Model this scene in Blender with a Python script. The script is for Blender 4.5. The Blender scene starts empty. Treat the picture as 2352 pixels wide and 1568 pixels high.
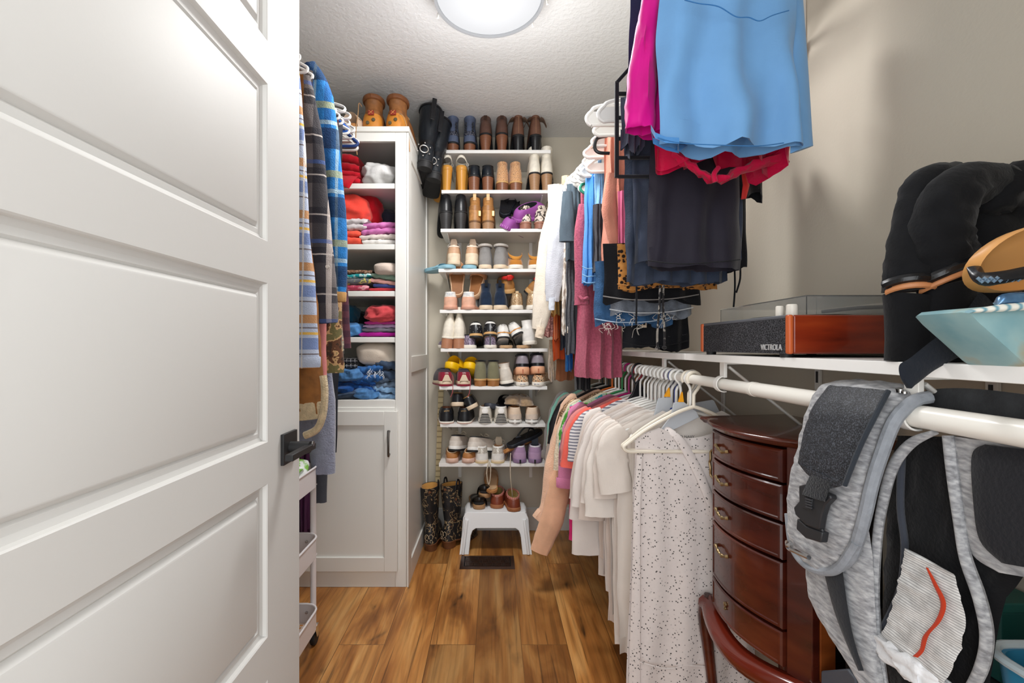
import bpy, bmesh, math, random
from mathutils import Vector as V, Matrix, noise
from math import pi, sin, cos, sqrt
S = bpy.context.scene
C = S.collection
RD = random.Random(11)
F, CX, CY, HC = 1045.0, 1135.0, 795.0, 1.15
def P(px, py, Y):            # point of the vertical plane at depth Y
    return V(((px-CX)/F*Y, Y, HC-(py-CY)/F*Y))
def PX(px, py, x):           # point of the vertical plane at distance x right of the doorway axis
    Y = x*F/(px-CX)
    return V((x, Y, HC-(py-CY)/F*Y))
def nz(x, y=0., z=0.): return noise.noise(V((x, y, z)))
# ---------------- materials ----------------
def lin(c):
    if isinstance(c, str): c = tuple(int(c[i:i+2], 16) for i in (0, 2, 4))
    return tuple((v/255/12.92 if v/255 <= .04045 else ((v/255+.055)/1.055)**2.4) for v in c[:3])+(1,)
MC = {}
def mat(name, col, rough=.6, metal=0., bump=0., bs=60, var=.0, vs=6, sheen=0., spec=.5, pat=None, plaid=None, trans=0, alpha=1, emis=None, coat=0, st=(1, 1, 1), ior=1.45, bst=None):
    if name in MC: return MC[name]
    m = bpy.data.materials.new(name); MC[name] = m
    m.use_nodes = True; nt = m.node_tree; N = nt.nodes; K = nt.links
    b = N['Principled BSDF']
    b.inputs['Base Color'].default_value = lin(col); b.inputs['Roughness'].default_value = rough
    b.inputs['Metallic'].default_value = metal; b.inputs['Specular IOR Level'].default_value = spec
    b.inputs['Transmission Weight'].default_value = trans; b.inputs['Alpha'].default_value = alpha
    b.inputs['IOR'].default_value = ior; b.inputs['Coat Weight'].default_value = coat
    if sheen: b.inputs['Sheen Weight'].default_value = sheen; b.inputs['Sheen Roughness'].default_value = .5
    if emis: b.inputs['Emission Color'].default_value = lin(emis[0]); b.inputs['Emission Strength'].default_value = emis[1]
    tc = N.new('ShaderNodeTexCoord'); out = None
    def mapped(scale):
        mp = N.new('ShaderNodeMapping'); mp.inputs['Scale'].default_value = scale
        K.new(tc.outputs['Object'], mp.inputs['Vector']); return mp.outputs[0]
    def ramp(fac, stops, const=False):
        r = N.new('ShaderNodeValToRGB'); r.color_ramp.interpolation = 'CONSTANT' if const else 'LINEAR'
        e = r.color_ramp.elements
        while len(e) < len(stops): e.new(.5)
        for q, (p_, c_) in zip(e, stops): q.position = p_; q.color = lin(c_)
        K.new(fac, r.inputs[0]); return r.outputs[0]
    if pat:                                     # (kind, scale, stops, const)
        kind, sc, stops, const = pat
        if kind == 'noise':
            t = N.new('ShaderNodeTexNoise'); t.inputs['Scale'].default_value = sc; t.inputs['Detail'].default_value = 4; o = t.outputs['Fac']
        elif kind in ('voro', 'cell'):
            t = N.new('ShaderNodeTexVoronoi'); t.inputs['Scale'].default_value = sc; o = t.outputs['Distance' if kind == 'voro' else 'Color']
        else:
            t = N.new('ShaderNodeTexWave'); t.inputs['Scale'].default_value = sc; t.bands_direction = kind[-1].upper()
            t.inputs['Distortion'].default_value = .6; o = t.outputs['Color']
        K.new(mapped(st), t.inputs['Vector']); out = ramp(o, stops, const)
    if plaid:                                   # list of (axis, period, width, offset, colour, mix)
        sp = N.new('ShaderNodeSeparateXYZ'); K.new(tc.outputs['Object'], sp.inputs[0])
        for ax, per, wd, off, c_, fx in plaid:
            a = N.new('ShaderNodeMath'); a.operation = 'MULTIPLY_ADD'; a.inputs[1].default_value = 1/per; a.inputs[2].default_value = off+50
            K.new(sp.outputs[ax], a.inputs[0])
            q = N.new('ShaderNodeMath'); q.operation = 'FRACT'; K.new(a.outputs[0], q.inputs[0])
            l = N.new('ShaderNodeMath'); l.operation = 'LESS_THAN'; l.inputs[1].default_value = wd; K.new(q.outputs[0], l.inputs[0])
            l2 = N.new('ShaderNodeMath'); l2.operation = 'MULTIPLY'; l2.inputs[1].default_value = fx; K.new(l.outputs[0], l2.inputs[0])
            mx = N.new('ShaderNodeMix'); mx.data_type = 'RGBA'; K.new(l2.outputs[0], mx.inputs[0])
            if out: K.new(out, mx.inputs[6])
            else: mx.inputs[6].default_value = lin(col)
            mx.inputs[7].default_value = lin(c_); out = mx.outputs[2]
    if var:
        t = N.new('ShaderNodeTexNoise'); t.inputs['Scale'].default_value = vs; t.inputs['Detail'].default_value = 5
        K.new(mapped(st), t.inputs['Vector'])
        mr = N.new('ShaderNodeMapRange'); mr.inputs['From Min'].default_value = .3; mr.inputs['From Max'].default_value = .7
        mr.inputs['To Min'].default_value = 1-var; mr.inputs['To Max'].default_value = 1+var; K.new(t.outputs['Fac'], mr.inputs[0])
        mx = N.new('ShaderNodeMix'); mx.data_type = 'RGBA'; mx.blend_type = 'MULTIPLY'; mx.inputs[0].default_value = 1
        if out: K.new(out, mx.inputs[6])
        else: mx.inputs[6].default_value = lin(col)
        K.new(mr.outputs[0], mx.inputs[7]); out = mx.outputs[2]
    if out: K.new(out, b.inputs['Base Color'])
    if bump:
        t = N.new('ShaderNodeTexNoise'); t.inputs['Scale'].default_value = bs; t.inputs['Detail'].default_value = 4
        K.new(mapped(bst or st), t.inputs['Vector'])
        bp = N.new('ShaderNodeBump'); bp.inputs['Strength'].default_value = min(1, bump); bp.inputs['Distance'].default_value = .004
        K.new(t.outputs['Fac'], bp.inputs['Height']); K.new(bp.outputs[0], b.inputs['Normal'])
    return m
def fab(c, var=.12, vs=14, sheen=.15, **k):
    h = c if isinstance(c, str) else '%02x%02x%02x' % tuple(c)
    k.setdefault('bump', .25); k.setdefault('bs', 220)
    return mat(k.pop('name', 'fabric_'+h), c, rough=k.pop('rough', .85), var=var, vs=vs, sheen=sheen, spec=.2, **k)
def lea(c, rough=.4, **k):
    h = c if isinstance(c, str) else '%02x%02x%02x' % tuple(c)
    return mat(k.pop('name', 'leather_'+h+str(rough)), c, rough=rough, bump=k.pop('bump', .15), bs=k.pop('bs', 90), var=k.pop('var', .12), vs=30, **k)
# ---------------- scene tree ----------------
OFF = {}
def tag(o, label, cat, group=None):
    o['label'] = label; o['category'] = cat
    if group: o['group'] = group
    return o
def thing(name, label, cat, loc=(0, 0, 0), rot=(0, 0, 0), group=None, world=False):
    o = bpy.data.objects.new(name, None); C.objects.link(o); o.empty_display_size = .05
    o.location = loc; o.rotation_euler = rot
    if label: tag(o, label, cat, group)
    if world: OFF[o.name] = V(loc)
    return o
class M:
    def __init__(s): s.v = []; s.f = []
    def add(s, v, f):
        k = len(s.v); s.v += [V(p) for p in v]; s.f += [tuple(i+k for i in q) for q in f]; return s
    def box(s, x0, x1, y0, y1, z0, z1):
        return s.add([(x, y, z) for x in (x0, x1) for y in (y0, y1) for z in (z0, z1)],
                     [(0, 1, 3, 2), (4, 6, 7, 5), (0, 4, 5, 1), (2, 3, 7, 6), (0, 2, 6, 4), (1, 5, 7, 3)])
    def loft(s, rings, c0=True, c1=True, closed=True):
        n = len(rings[0]); v = [p for r in rings for p in r]; f = []
        for i in range(len(rings)-1):
            for j in range(n if closed else n-1):
                k = (j+1) % n; f.append((i*n+j, i*n+k, (i+1)*n+k, (i+1)*n+j))
        if c0: f.append(tuple(range(n))[::-1])
        if c1: f.append(tuple(range((len(rings)-1)*n, len(rings)*n)))
        return s.add(v, f)
    def tube(s, pts, r, n=8, caps=True, flat=1., loop=False, up=None):
        pts = [V(p) for p in pts]; m = len(pts); rr = r if isinstance(r, (list, tuple)) else [r]*m; rings = []; nrm = None
        for i, p in enumerate(pts):
            t = (pts[(i+1) % m if loop else min(i+1, m-1)]-pts[(i-1) % m if loop else max(i-1, 0)])
            t = t.normalized() if t.length > 1e-9 else V((0, 0, 1))
            if nrm is None:
                a = V(up) if up else (V((0, 0, 1)) if abs(t.z) < .9 else V((1, 0, 0)))
                nrm = (a-t*a.dot(t)).normalized()
            else:
                q = nrm-t*nrm.dot(t); nrm = q.normalized() if q.length > 1e-6 else nrm
            bb = t.cross(nrm)
            rings.append([p+(nrm*cos(2*pi*k/n)*flat+bb*sin(2*pi*k/n))*rr[i] for k in range(n)])
        if loop: rings.append(rings[0])
        return s.loft(rings, caps and not loop, caps and not loop)
    def lathe(s, prof, n=20, c=(0, 0, 0), ax=2):
        rings = []
        for r, h in prof:
            rg = []
            for k in range(n):
                a = 2*pi*k/n; q = [r*cos(a), r*sin(a), h]
                if ax == 0: q = [h, r*cos(a), r*sin(a)]
                if ax == 1: q = [r*cos(a), h, r*sin(a)]
                rg.append(V(q)+V(c))
            rings.append(rg)
        return s.loft(rings)
    def prism(s, poly, d):                       # poly: 3D points of one face, d: extrusion vector
        d = V(d); return s.loft([[V(p) for p in poly], [V(p)+d for p in poly]])
    def band(s, A, B, th, n=9, pw=.6, up=None, wr=0, ws=20, seed=0):   # padded strip between two edge lines
        rings = []; m = len(A)
        for i in range(m):
            a = V(A[i]); b = V(B[i]); t = V(A[min(i+1, m-1)])+V(B[min(i+1, m-1)])-V(A[max(i-1, 0)])-V(B[max(i-1, 0)])
            w = b-a; nn = V(up) if up else w.cross(t)
            nn = nn.normalized() if nn.length > 1e-9 else V((1, 0, 0))
            t_ = th[i] if isinstance(th, (list, tuple)) else th; rg = []
            for k in range(n):
                u = k/(n-1); e = max(0, 1-(2*u-1)**2)**pw
                rg.append(a+w*u+nn*(t_*.5*e+(wr*nz(u*ws*w.length*3+seed, i*.6, seed) if wr else 0)))
            for k in range(n-2, 0, -1):
                u = k/(n-1); e = max(0, 1-(2*u-1)**2)**pw
                rg.append(a+w*u-nn*t_*.5*e+nn*(wr*nz(u*ws*w.length*3+seed, i*.6, seed) if wr else 0))
            rings.append(rg)
        return s.loft(rings)
    def ob(s, name, m, par=None, sharp=35, bev=0, sub=0, loc=None, rot=None, kind=None, label=None, seg=2):
        off = V((0, 0, 0)); q = par
        while q is not None:
            if q.name in OFF: off = OFF[q.name]
            q = q.parent
        me = bpy.data.meshes.new(name); me.from_pydata([tuple(p-off) for p in s.v], [], s.f)
        bm = bmesh.new(); bm.from_mesh(me); bmesh.ops.recalc_face_normals(bm, faces=bm.faces); bm.to_mesh(me); bm.free()
        me.polygons.foreach_set('use_smooth', [True]*len(me.polygons))
        me.set_sharp_from_angle(angle=math.radians(sharp)); me.materials.append(m)
        o = bpy.data.objects.new(name, me); C.objects.link(o)
        if par is not None: o.parent = par
        if loc: o.location = loc
        if rot: o.rotation_euler = rot
        if bev:
            b = o.modifiers.new('bevel', 'BEVEL'); b.width = bev; b.segments = seg; b.limit_method = 'ANGLE'; b.angle_limit = .6
        if sub:
            b = o.modifiers.new('subsurf', 'SUBSURF'); b.levels = b.render_levels = sub
        if kind: o['kind'] = kind
        if label: o['label'] = label
        return o
def cr(pts, n=6):                                # smooth line through points
    pts = [V(p) for p in pts]; o = []
    for i in range(len(pts)-1):
        a, b, c, d = pts[max(i-1, 0)], pts[i], pts[i+1], pts[min(i+2, len(pts)-1)]
        for k in range(n):
            t = k/n; o.append(.5*((2*b)+(c-a)*t+(2*a-5*b+4*c-d)*t*t+(3*b-a-3*c+d)*t**3))
    o.append(pts[-1]); return o
def text(name, body, size, m, par, loc, rot, ext=.0006, label=None, sx=1):
    cu = bpy.data.curves.new(name, 'FONT'); cu.body = body; cu.size = size; cu.extrude = ext; cu.align_x = 'CENTER'; cu.align_y = 'CENTER'
    t = bpy.data.objects.new('tmp', cu); C.objects.link(t)
    me = bpy.data.meshes.new_from_object(t.evaluated_get(bpy.context.evaluated_depsgraph_get()))
    bpy.data.objects.remove(t); me.materials.clear(); me.materials.append(m)
    o = bpy.data.objects.new(name, me); C.objects.link(o); o.parent = par
    off = V((0, 0, 0)); q = par
    while q is not None:
        if q.name in OFF: off = OFF[q.name]
        q = q.parent
    o.location = V(loc)-off; o.rotation_euler = rot; o.scale = (sx, 1, 1)
    return o
# ---------------- setting ----------------
XL, XR, YB, YF, ZC = -1.12, .86, 2.854, .16, 2.46
WHITE = mat('white_paint', 'd3d2ce', rough=.55, bump=.03, bs=120)
CABW = mat('cabinet_paint', 'e4e3dd', rough=.35)
WALL = mat('wall_paint', 'c9c1b1', rough=.75, bump=.12, bs=130, var=.015, vs=3)
CEIL = mat('ceiling_texture', 'dfdfde', rough=.85, bump=.9, bs=60)
SHELFW = mat('shelf_melamine', 'ecebe8', rough=.3)
METW = mat('white_metal', 'e9e7e2', rough=.3, spec=.6)
CHROME = mat('chrome', 'c8c8c8', rough=.15, metal=1)
BLACKP = mat('black_plastic', '26272a', rough=.4)
def floor_mat():
    m = bpy.data.materials.new('wood_plank_floor'); m.use_nodes = True; nt = m.node_tree; N = nt.nodes; K = nt.links; b = N['Principled BSDF']
    tc = N.new('ShaderNodeTexCoord'); sp = N.new('ShaderNodeSeparateXYZ'); K.new(tc.outputs['Object'], sp.inputs[0])
    cb = N.new('ShaderNodeCombineXYZ'); K.new(sp.outputs[1], cb.inputs[0]); K.new(sp.outputs[0], cb.inputs[1])
    mp = N.new('ShaderNodeMapping'); mp.inputs['Location'].default_value = (.546, .071, 0); K.new(cb.outputs[0], mp.inputs[0])
    br = N.new('ShaderNodeTexBrick'); K.new(mp.outputs[0], br.inputs['Vector'])
    for k, v_ in (('Scale', 1), ('Mortar Size', .0012), ('Mortar Smooth', .1), ('Brick Width', 1.15), ('Row Height', .176), ('Bias', 0)): br.inputs[k].default_value = v_
    br.offset = .43; br.inputs['Color1'].default_value = (0, 0, 0, 1); br.inputs['Color2'].default_value = (1, 1, 1, 1); br.inputs['Mortar'].default_value = (.5, .5, .5, 1)
    sc = N.new('ShaderNodeVectorMath'); sc.operation = 'SCALE'; sc.inputs['Scale'].default_value = 37.; K.new(br.outputs['Color'], sc.inputs[0])
    ad = N.new('ShaderNodeVectorMath'); ad.operation = 'ADD'; K.new(tc.outputs['Object'], ad.inputs[0]); K.new(sc.outputs[0], ad.inputs[1])
    def nt_(scale, sv, det=6, dist=0):
        m_ = N.new('ShaderNodeMapping'); m_.inputs['Scale'].default_value = sv; K.new(ad.outputs[0], m_.inputs[0])
        t = N.new('ShaderNodeTexNoise'); t.inputs['Scale'].default_value = scale; t.inputs['Detail'].default_value = det; t.inputs['Distortion'].default_value = dist
        K.new(m_.outputs[0], t.inputs[0]); return t.outputs['Fac']
    big = nt_(5, (1.5, .3, 1), 4, 1.2); gr = nt_(34, (1.6, .07, 1), 6, .9); kn = nt_(6, (1.6, .55, 1), 3, .6); cr_ = nt_(30, (1, .03, 1), 3, 1.5)
    def ramp(f, st):
        r = N.new('ShaderNodeValToRGB'); e = r.color_ramp.elements
        while len(e) < len(st): e.new(.5)
        for q, (p_, c_) in zip(e, st): q.position = p_; q.color = lin(c_) if isinstance(c_, str) else (c_, c_, c_, 1)
        K.new(f, r.inputs[0]); return r.outputs[0]
    def mul(a, b_, f=1., mode='MULTIPLY'):
        x = N.new('ShaderNodeMix'); x.data_type = 'RGBA'; x.blend_type = mode; x.inputs[0].default_value = f
        K.new(a, x.inputs[6]); K.new(b_, x.inputs[7]); return x.outputs[2]
    c = ramp(big, [(.28, '7a4a20'), (.42, 'a0662f'), (.55, 'c28646'), (.7, 'd8a362')])
    c = mul(c, ramp(br.outputs['Color'], [(0, .62), (.5, .9), (1, 1.08)]))
    c = mul(c, ramp(gr, [(.3, .55), (.5, .95), (.7, 1.15)]), .8)
    c = mul(c, ramp(kn, [(.27, .12), (.33, .75), (.38, 1.)]))
    c = mul(c, ramp(cr_, [(.3, .25), (.35, 1.)]), .7)
    inv = ramp(br.outputs['Fac'], [(0, 1.), (1, .35)]); c = mul(c, inv)
    K.new(c, b.inputs['Base Color']); b.inputs['Roughness'].default_value = .38
    bp = N.new('ShaderNodeBump'); bp.inputs['Strength'].default_value = .25; bp.inputs['Distance'].default_value = .003
    K.new(mul(ramp(gr, [(.3, 0.), (.7, 1.)]), inv), bp.inputs['Height']); K.new(bp.outputs[0], b.inputs['Normal'])
    return m
def st(name, m, mt, **k): return m.ob(name, mt, kind='structure', **k)
st('floor', M().box(XL-.1, XR+.1, -.4, YB+.1, -.06, 0), floor_mat())
st('ceiling', M().box(XL-.1, XR+.1, -.4, YB+.1, ZC, ZC+.08), CEIL)
st('wall_back', M().box(XL-.1, XR+.1, YB, YB+.1, 0, ZC), WALL)
st('wall_right', M().box(XR, XR+.1, -.4, YB, 0, ZC), WALL)
st('wall_left', M().box(XL-.1, XL, -.4, YB, 0, ZC), WALL)
st('wall_front', M().box(XL, -.5, .04, YF, 0, ZC).box(.42, XR, .04, YF, 0, ZC).box(-.5, .42, .04, YF, 2.32, ZC), WALL)
st('baseboard_back', M().box(-.41, XR-.002, YB-.014, YB, 0, .135).box(-.41, XR-.002, YB-.008, YB, .13, .142), WHITE, bev=.002)
st('baseboard_right', M().box(XR-.014, XR, YF, YB-.015, 0, .135), WHITE, bev=.002)
st('baseboard_left', M().box(XL, XL+.014, YF, 2.17, 0, .135), WHITE, bev=.002)
# door, standing open at right angles
DX = -.452; d = M()
YE, YI, YH, YHI = 1.055, .908, .245, .385
zs = [(.17, .485), (.570, .876), (.959, 1.276), (1.359, 1.673), (1.758, 2.07)]
d.box(DX-.036, DX, YI, YE, .01, 2.2); d.box(DX-.036, DX, YH, YHI, .01, 2.2)
ed = [.01]+[q for z in zs for q in z]+[2.2]
for i in range(0, len(ed), 2): d.box(DX-.036, DX, YHI, YI, ed[i], ed[i+1])
for z0, z1 in zs:
    rings = []
    for ins, dp in ((0, 0), (.002, .002), (.0035, .0085), (.011, .011), (.02, .0095), (.0235, .0125), (.031, .0055), (.034, .0045)):
        rings.append([(DX-dp, y, z) for y, z in ((YHI+ins, z0+ins), (YI-ins, z0+ins), (YI-ins, z1-ins), (YHI+ins, z1-ins))])
    d.loft(rings, False, True)
    d.box(DX-.036, DX-.014, YHI-.001, YI+.001, z0-.001, z1+.001)
door = st('door_1', d, WHITE, sharp=20)
door['label'] = 'white five-panel closet door standing open at left'
BLK = mat('matte_black_metal', '2b2b2c', rough=.42, metal=.3)
hp = M().box(DX, DX+.0075, .962, 1.028, .897, .963).ob('handle_plate', BLK, door, bev=.001)
M().tube([(DX+.006, .995, .93), (DX+.05, .995, .93)], .0125, 20).ob('handle_neck', BLK, hp)
M().box(DX+.041, DX+.057, .893, 1.009, .9235, .9365).ob('lever', BLK, hp, bev=.0015)
M().tube([(DX+.0555, .995, .9375), (DX+.0575, .995, .9375)], .006, 16).ob('latch_pin', CHROME, hp)
# ---------------- ceiling light ----------------
LX, LY, LR = -.018, 1.625, .198
t = thing('ceiling_light', 'round white flush ceiling light with a thin white rim', 'ceiling light', (LX, LY, ZC), world=True)
LIT = mat('light_diffuser', '666666', rough=.6, emis=('f2f4f8', .62))
M().lathe([(.17, ZC-.002), (.175, ZC-.05), (.0, ZC-.052)], 48, (LX, LY, 0)).ob('base', METW, t)
M().lathe([(0, ZC-.055), (.186, ZC-.056), (.19, ZC-.062), (.186, ZC-.07), (.12, ZC-.082), (0, ZC-.088)], 64, (LX, LY, 0)).ob('diffuser', LIT, t)
M().lathe([(.189, ZC-.054), (.197, ZC-.054), (.199, ZC-.062), (.197, ZC-.078), (.189, ZC-.078), (.188, ZC-.062), (.189, ZC-.054)], 64, (LX, LY, 0)).ob('rim', mat('rim_grey', '8b8c8e', rough=.6), t)
for a in (-.95, .95+pi*.0, 2.9, 1.2+pi):
    a = {-.95: pi/2-.92, .95: pi/2+1.17}.get(a, a+2)
    p = V((LX+.198*cos(a), LY+.198*sin(a), 0)); q = V((cos(a), sin(a), 0))
    M().tube([p+V((0, 0, ZC-.06)), p+q*.01+V((0, 0, ZC-.064)), p+q*.012+V((0, 0, ZC-.08))], .004, 8).ob('clip', METW, t)
def area(name, loc, rot, sx, sy, e, col, shape='RECTANGLE'):
    L = bpy.data.lights.new(name, 'AREA'); L.shape = shape; L.size = sx; L.size_y = sy; L.energy = e; L.color = col
    o = bpy.data.objects.new(name, L); C.objects.link(o); o.location = loc; o.rotation_euler = rot; return o
area('ceiling_lamp', (LX, LY, ZC-.1), (0, 0, 0), .36, .36, 16, (1, .985, .97), 'DISK')
L = bpy.data.lights.new('ceiling_lamp_glow', 'POINT'); L.energy = 9; L.shadow_soft_size = .14; L.color = (.98, .99, 1)
o = bpy.data.objects.new('ceiling_lamp_glow', L); C.objects.link(o); o.location = (LX, LY, ZC-.34)
area('doorway_fill', (-.03, -.3, 1.45), (pi/2, 0, 0), .85, 1.7, 8.5, (.97, .985, 1))  # added soft fill lamp behind the camera, unseen, brightens the closet
w = bpy.data.worlds.new('world'); S.world = w; w.use_nodes = True
w.node_tree.nodes['Background'].inputs[0].default_value = (.96, .98, 1, 1); w.node_tree.nodes['Background'].inputs[1].default_value = 1.7
cam = bpy.data.cameras.new('camera'); co = bpy.data.objects.new('camera', cam); C.objects.link(co); S.camera = co
co.location = (0, 0, HC); co.rotation_euler = (pi/2, 0, 0); cam.sensor_width = 36; cam.lens = 36*F/2352; cam.clip_start = .02
cam.shift_x = (1176-CX)/2352; cam.shift_y = (CY-784)/2352
S.view_settings.view_transform = 'Standard'; S.view_settings.look = 'None'; S.view_settings.exposure = 0.12; S.view_settings.gamma = 1
S.view_settings.use_curve_mapping = False
S.cycles.max_bounces = 8; S.cycles.diffuse_bounces = 5; S.cycles.use_denoising = True
# ---------------- cabinet ----------------
YC = 2.177; CXR = -.4167; ZT = 2.196
def zy(py, Y=YC): return HC-(py-CY)/F*Y
def xx(px, Y=YC): return (px-CX)/F*Y
t = thing('storage_cabinet', 'tall white built-in cabinet with open shelves above a closed door', 'cabinet', (-.76, YC, 0), world=True)
c = M(); XO = xx(908); XLc = XL+.002
c.box(CXR-.018, CXR, YC+.012, YB-.002, 0, ZT-.02); c.box(XLc, XLc+.018, YC, YB-.002, 0, ZT-.02)
c.box(XLc+.018, CXR-.018, YB-.012, YB-.002, .01, ZT-.03); c.box(XLc+.018, CXR-.018, YC+.018, YB-.012, zy(945), zy(918)); c.box(XLc+.018, CXR-.018, YC+.018, YB-.012, .03, .08)
c.ob('body', CABW, t, bev=.0015)
M().box(XLc, CXR+.012, YC-.014, YB-.002, ZT-.024, ZT).ob('top', CABW, t, bev=.002)
fr = M()
fr.box(XO, CXR-.003, YC-.004, YC+.016, 0, ZT-.024); fr.box(XLc, XLc+.05, YC-.004, YC+.016, 0, ZT-.024)
fr.box(XLc+.05, XO, YC-.004, YC+.016, zy(325), ZT-.024); fr.box(XLc+.05, XO, YC-.004, YC+.016, zy(943), zy(918)); fr.box(XLc+.05, XO, YC-.004, YC+.016, 0, zy(1307))
fr.box(XLc+.05, XO, YC+.016, YC+.02, zy(1315), zy(930))
fr.box(XLc+.05, XO+.0, YC-.012, YC-.002, zy(945), zy(935))
fr.ob('face_frame', CABW, t, bev=.002)
sd = M()
for a, b in ((0, .1), (1.02, 1.1), (2.07, ZT-.026)): sd.box(CXR-.002, CXR+.008, YC+.075, YB-.08, a, b)
sd.box(CXR-.002, CXR+.008, YC-.005, YC+.075, 0, ZT-.026).box(CXR-.002, CXR+.008, YB-.08, YB-.004, 0, ZT-.026)
sd.ob('side_panel', CABW, t, bev=.0015)
SHZ = [zy(420), zy(560), zy(668), zy(774)]
for z in SHZ: M().box(XLc+.02, CXR-.02, YC+.02, YB-.014, z-.02, z).box(XLc+.05, XO, YC+.004, YC+.02, z-.026, z).ob('shelf', CABW, t, bev=.003)
dr = M(); x0, x1, z0, z1 = XLc+.03, xx(915), zy(1307), zy(943); ix, iz0, iz1 = xx(885), zy(1275), zy(975)
dr.box(ix, x1, YC-.024, YC-.005, z0, z1).box(x0, x0+.07, YC-.024, YC-.005, z0, z1).box(x0+.07, ix, YC-.024, YC-.005, z0, iz0).box(x0+.07, ix, YC-.024, YC-.005, iz1, z1)
dr.box(x0+.06, ix+.01, YC-.014, YC-.006, iz0-.01, iz1+.01)
cd = dr.ob('door', CABW, t, bev=.0015)
hx = xx(897)
M().tube([(hx, YC-.022, zy(988)), (hx, YC-.045, zy(986)), (hx, YC-.047, zy(990)), (hx, YC-.047, zy(1038)), (hx, YC-.045, zy(1042)), (hx, YC-.022, zy(1040))], .0052, 10).ob('handle', mat('dark_nickel', '6d6a66', rough=.3, metal=.9), cd)
# ---------------- shoe shelves ----------------
SF = 2.575
SY = [344, 436, 525, 617, 711, 800, 887, 973, 1064]
SX = [(1018, 1265), (1014, 1264), (1012, 1258), (1007, 1249), (1010, 1240), (1012, 1258), (1009, 1257), (1011, 1253), (1008, 1254)]
SZ = [HC-(y-CY)/F*SF for y in SY]
ordn = ['top', 'second', 'third', 'fourth', 'fifth', 'sixth', 'seventh', 'eighth', 'lowest']
for i, z in enumerate(SZ):
    a, b = [(p-CX)/F*SF for p in SX[i]]
    t = thing('wall_shelf', 'white shoe shelf board on the back wall, %s of the nine' % ordn[i], 'shelf', ((a+b)/2, SF, z), group='white shoe shelves on the back wall', world=True)
    M().box(a, b, SF, YB-.006, z-.019, z).ob('board', SHELFW, t, bev=.001)
    for sx in (a+.035, b-.045):
        M().prism([(sx, SF+.03, z-.019), (sx, SF+.022, z-.026), (sx, SF+.12, z-.045), (sx, YB-.02, z-.085), (sx, YB-.008, z-.085), (sx, YB-.008, z-.019)], (.006, 0, 0)).ob('bracket', METW, t, bev=.001)
for k, sx in enumerate(((1048-CX)/F*SF, (1228-CX)/F*SF)):
    tr = M().box(sx-.01, sx+.01, YB-.007, YB-.001, .33, SZ[0]+.02).ob('wall_track', METW, bev=.001)
    tag(tr, '%s white vertical metal track behind the shoe shelves' % ('left', 'right')[k], 'shelf track', 'tracks behind the shoe shelves')
# yardstick
ys = M().prism([P(995, 1250, 2.79), P(1004, 1250, 2.79), P(1019, 893, 2.80), P(1007, 893, 2.80)], (0, .004, 0)).ob('yardstick', mat('yardstick_wood', 'c9b488', rough=.6, pat=('wavez', 9, [(0, '6b5a38'), (.06, 'cbb78c'), (1, 'd3c196')], False)), bev=.0005)
tag(ys, 'wooden yardstick leaning on the back wall beside the shoe shelves', 'yardstick')
# floor vent
BRZ = mat('bronze_metal', '4a352c', rough=.35, metal=.5)
vx0, vx1, vy0, vy1 = xx(1055, 2.347), xx(1183, 2.347), 2.347, 2.497
t = thing('floor_vent', 'dark bronze floor register with a basket-weave grille', 'floor vent', ((vx0+vx1)/2, (vy0+vy1)/2, 0), world=True)
v = M(); rings = []
for ins, z in ((0, .0005), (0, .0015), (.016, .006), (.02, .006)): rings.append([(vx0+ins, vy0+ins, z), (vx1-ins, vy0+ins, z), (vx1-ins, vy1-ins, z), (vx0+ins, vy1-ins, z)])
v.loft(rings+[[(x, y, .0022) for x, y, z in rings[-1]]], True, False).ob('frame', BRZ, t, bev=.0006)
M().box(vx0+.015, vx1-.015, vy0+.015, vy1-.015, .001, .002).ob('duct_shade', mat('vent_shade', '0a0807', rough=.8), t)  # near-black sheet, paints in the shade below the grille
g = M(); n = 10; w = (vx1-vx0-.05)/n; y0 = vy0+.026; y1 = vy1-.026; h = (y1-y0)/3
for i in range(n):
    for j in range(3):
        for k in range(3):
            if (i+j) % 2: g.box(vx0+.025+i*w, vx0+.025+(i+1)*w, y0+j*h+k*h/3+.002, y0+j*h+k*h/3+.008, .002, .006)
            else: g.box(vx0+.025+i*w+k*w/3+.002, vx0+.025+i*w+k*w/3+.007, y0+j*h, y0+(j+1)*h, .002, .006)
g.ob('grille', BRZ, t)
# step stool
PL = mat('white_plastic', 'eef0f1', rough=.35, spec=.5)
sx0, sx1, sy0, sy1, szt = xx(1069, 2.56), xx(1208, 2.56), 2.545, 2.72, .222
t = thing('step_stool', 'white plastic step stool with shoes on top under the shelves', 'stool', ((sx0+sx1)/2, 2.63, 0), world=True)
def arch(y, spread, top, off):                   # front or back apron with arch and two legs
    xl, xr = sx0, sx1; bl, br_ = xl-spread, xr+spread
    o = [(bl, 0), (xl-.012+off*.2, top-.03), (xl, top-.008), (xl+.014, top), (xr-.014, top), (xr, top-.008), (xr+.012, top-.03), (br_, 0)]
    i_ = [(br_-.048, 0), (xr-.032, .1), (xr-.042, .125), (xr-.06, .137), (xl+.06, .137), (xl+.042, .125), (xl+.032, .1), (bl+.048, 0)]
    return o+i_
def yl(z, y, s): return y+s*(.222-z)*.16
pl = arch(0, .026, szt, 0)
m_ = M()
for y, s in ((sy0, -1), (sy1-.01, 1)): m_.loft([[(x, yl(z, y, s)+dy, z) for x, z in pl] for dy in (0, .01)])
M.ob(m_, 'apron', PL, t, bev=.003)
tp = M(); nn_ = []
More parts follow.
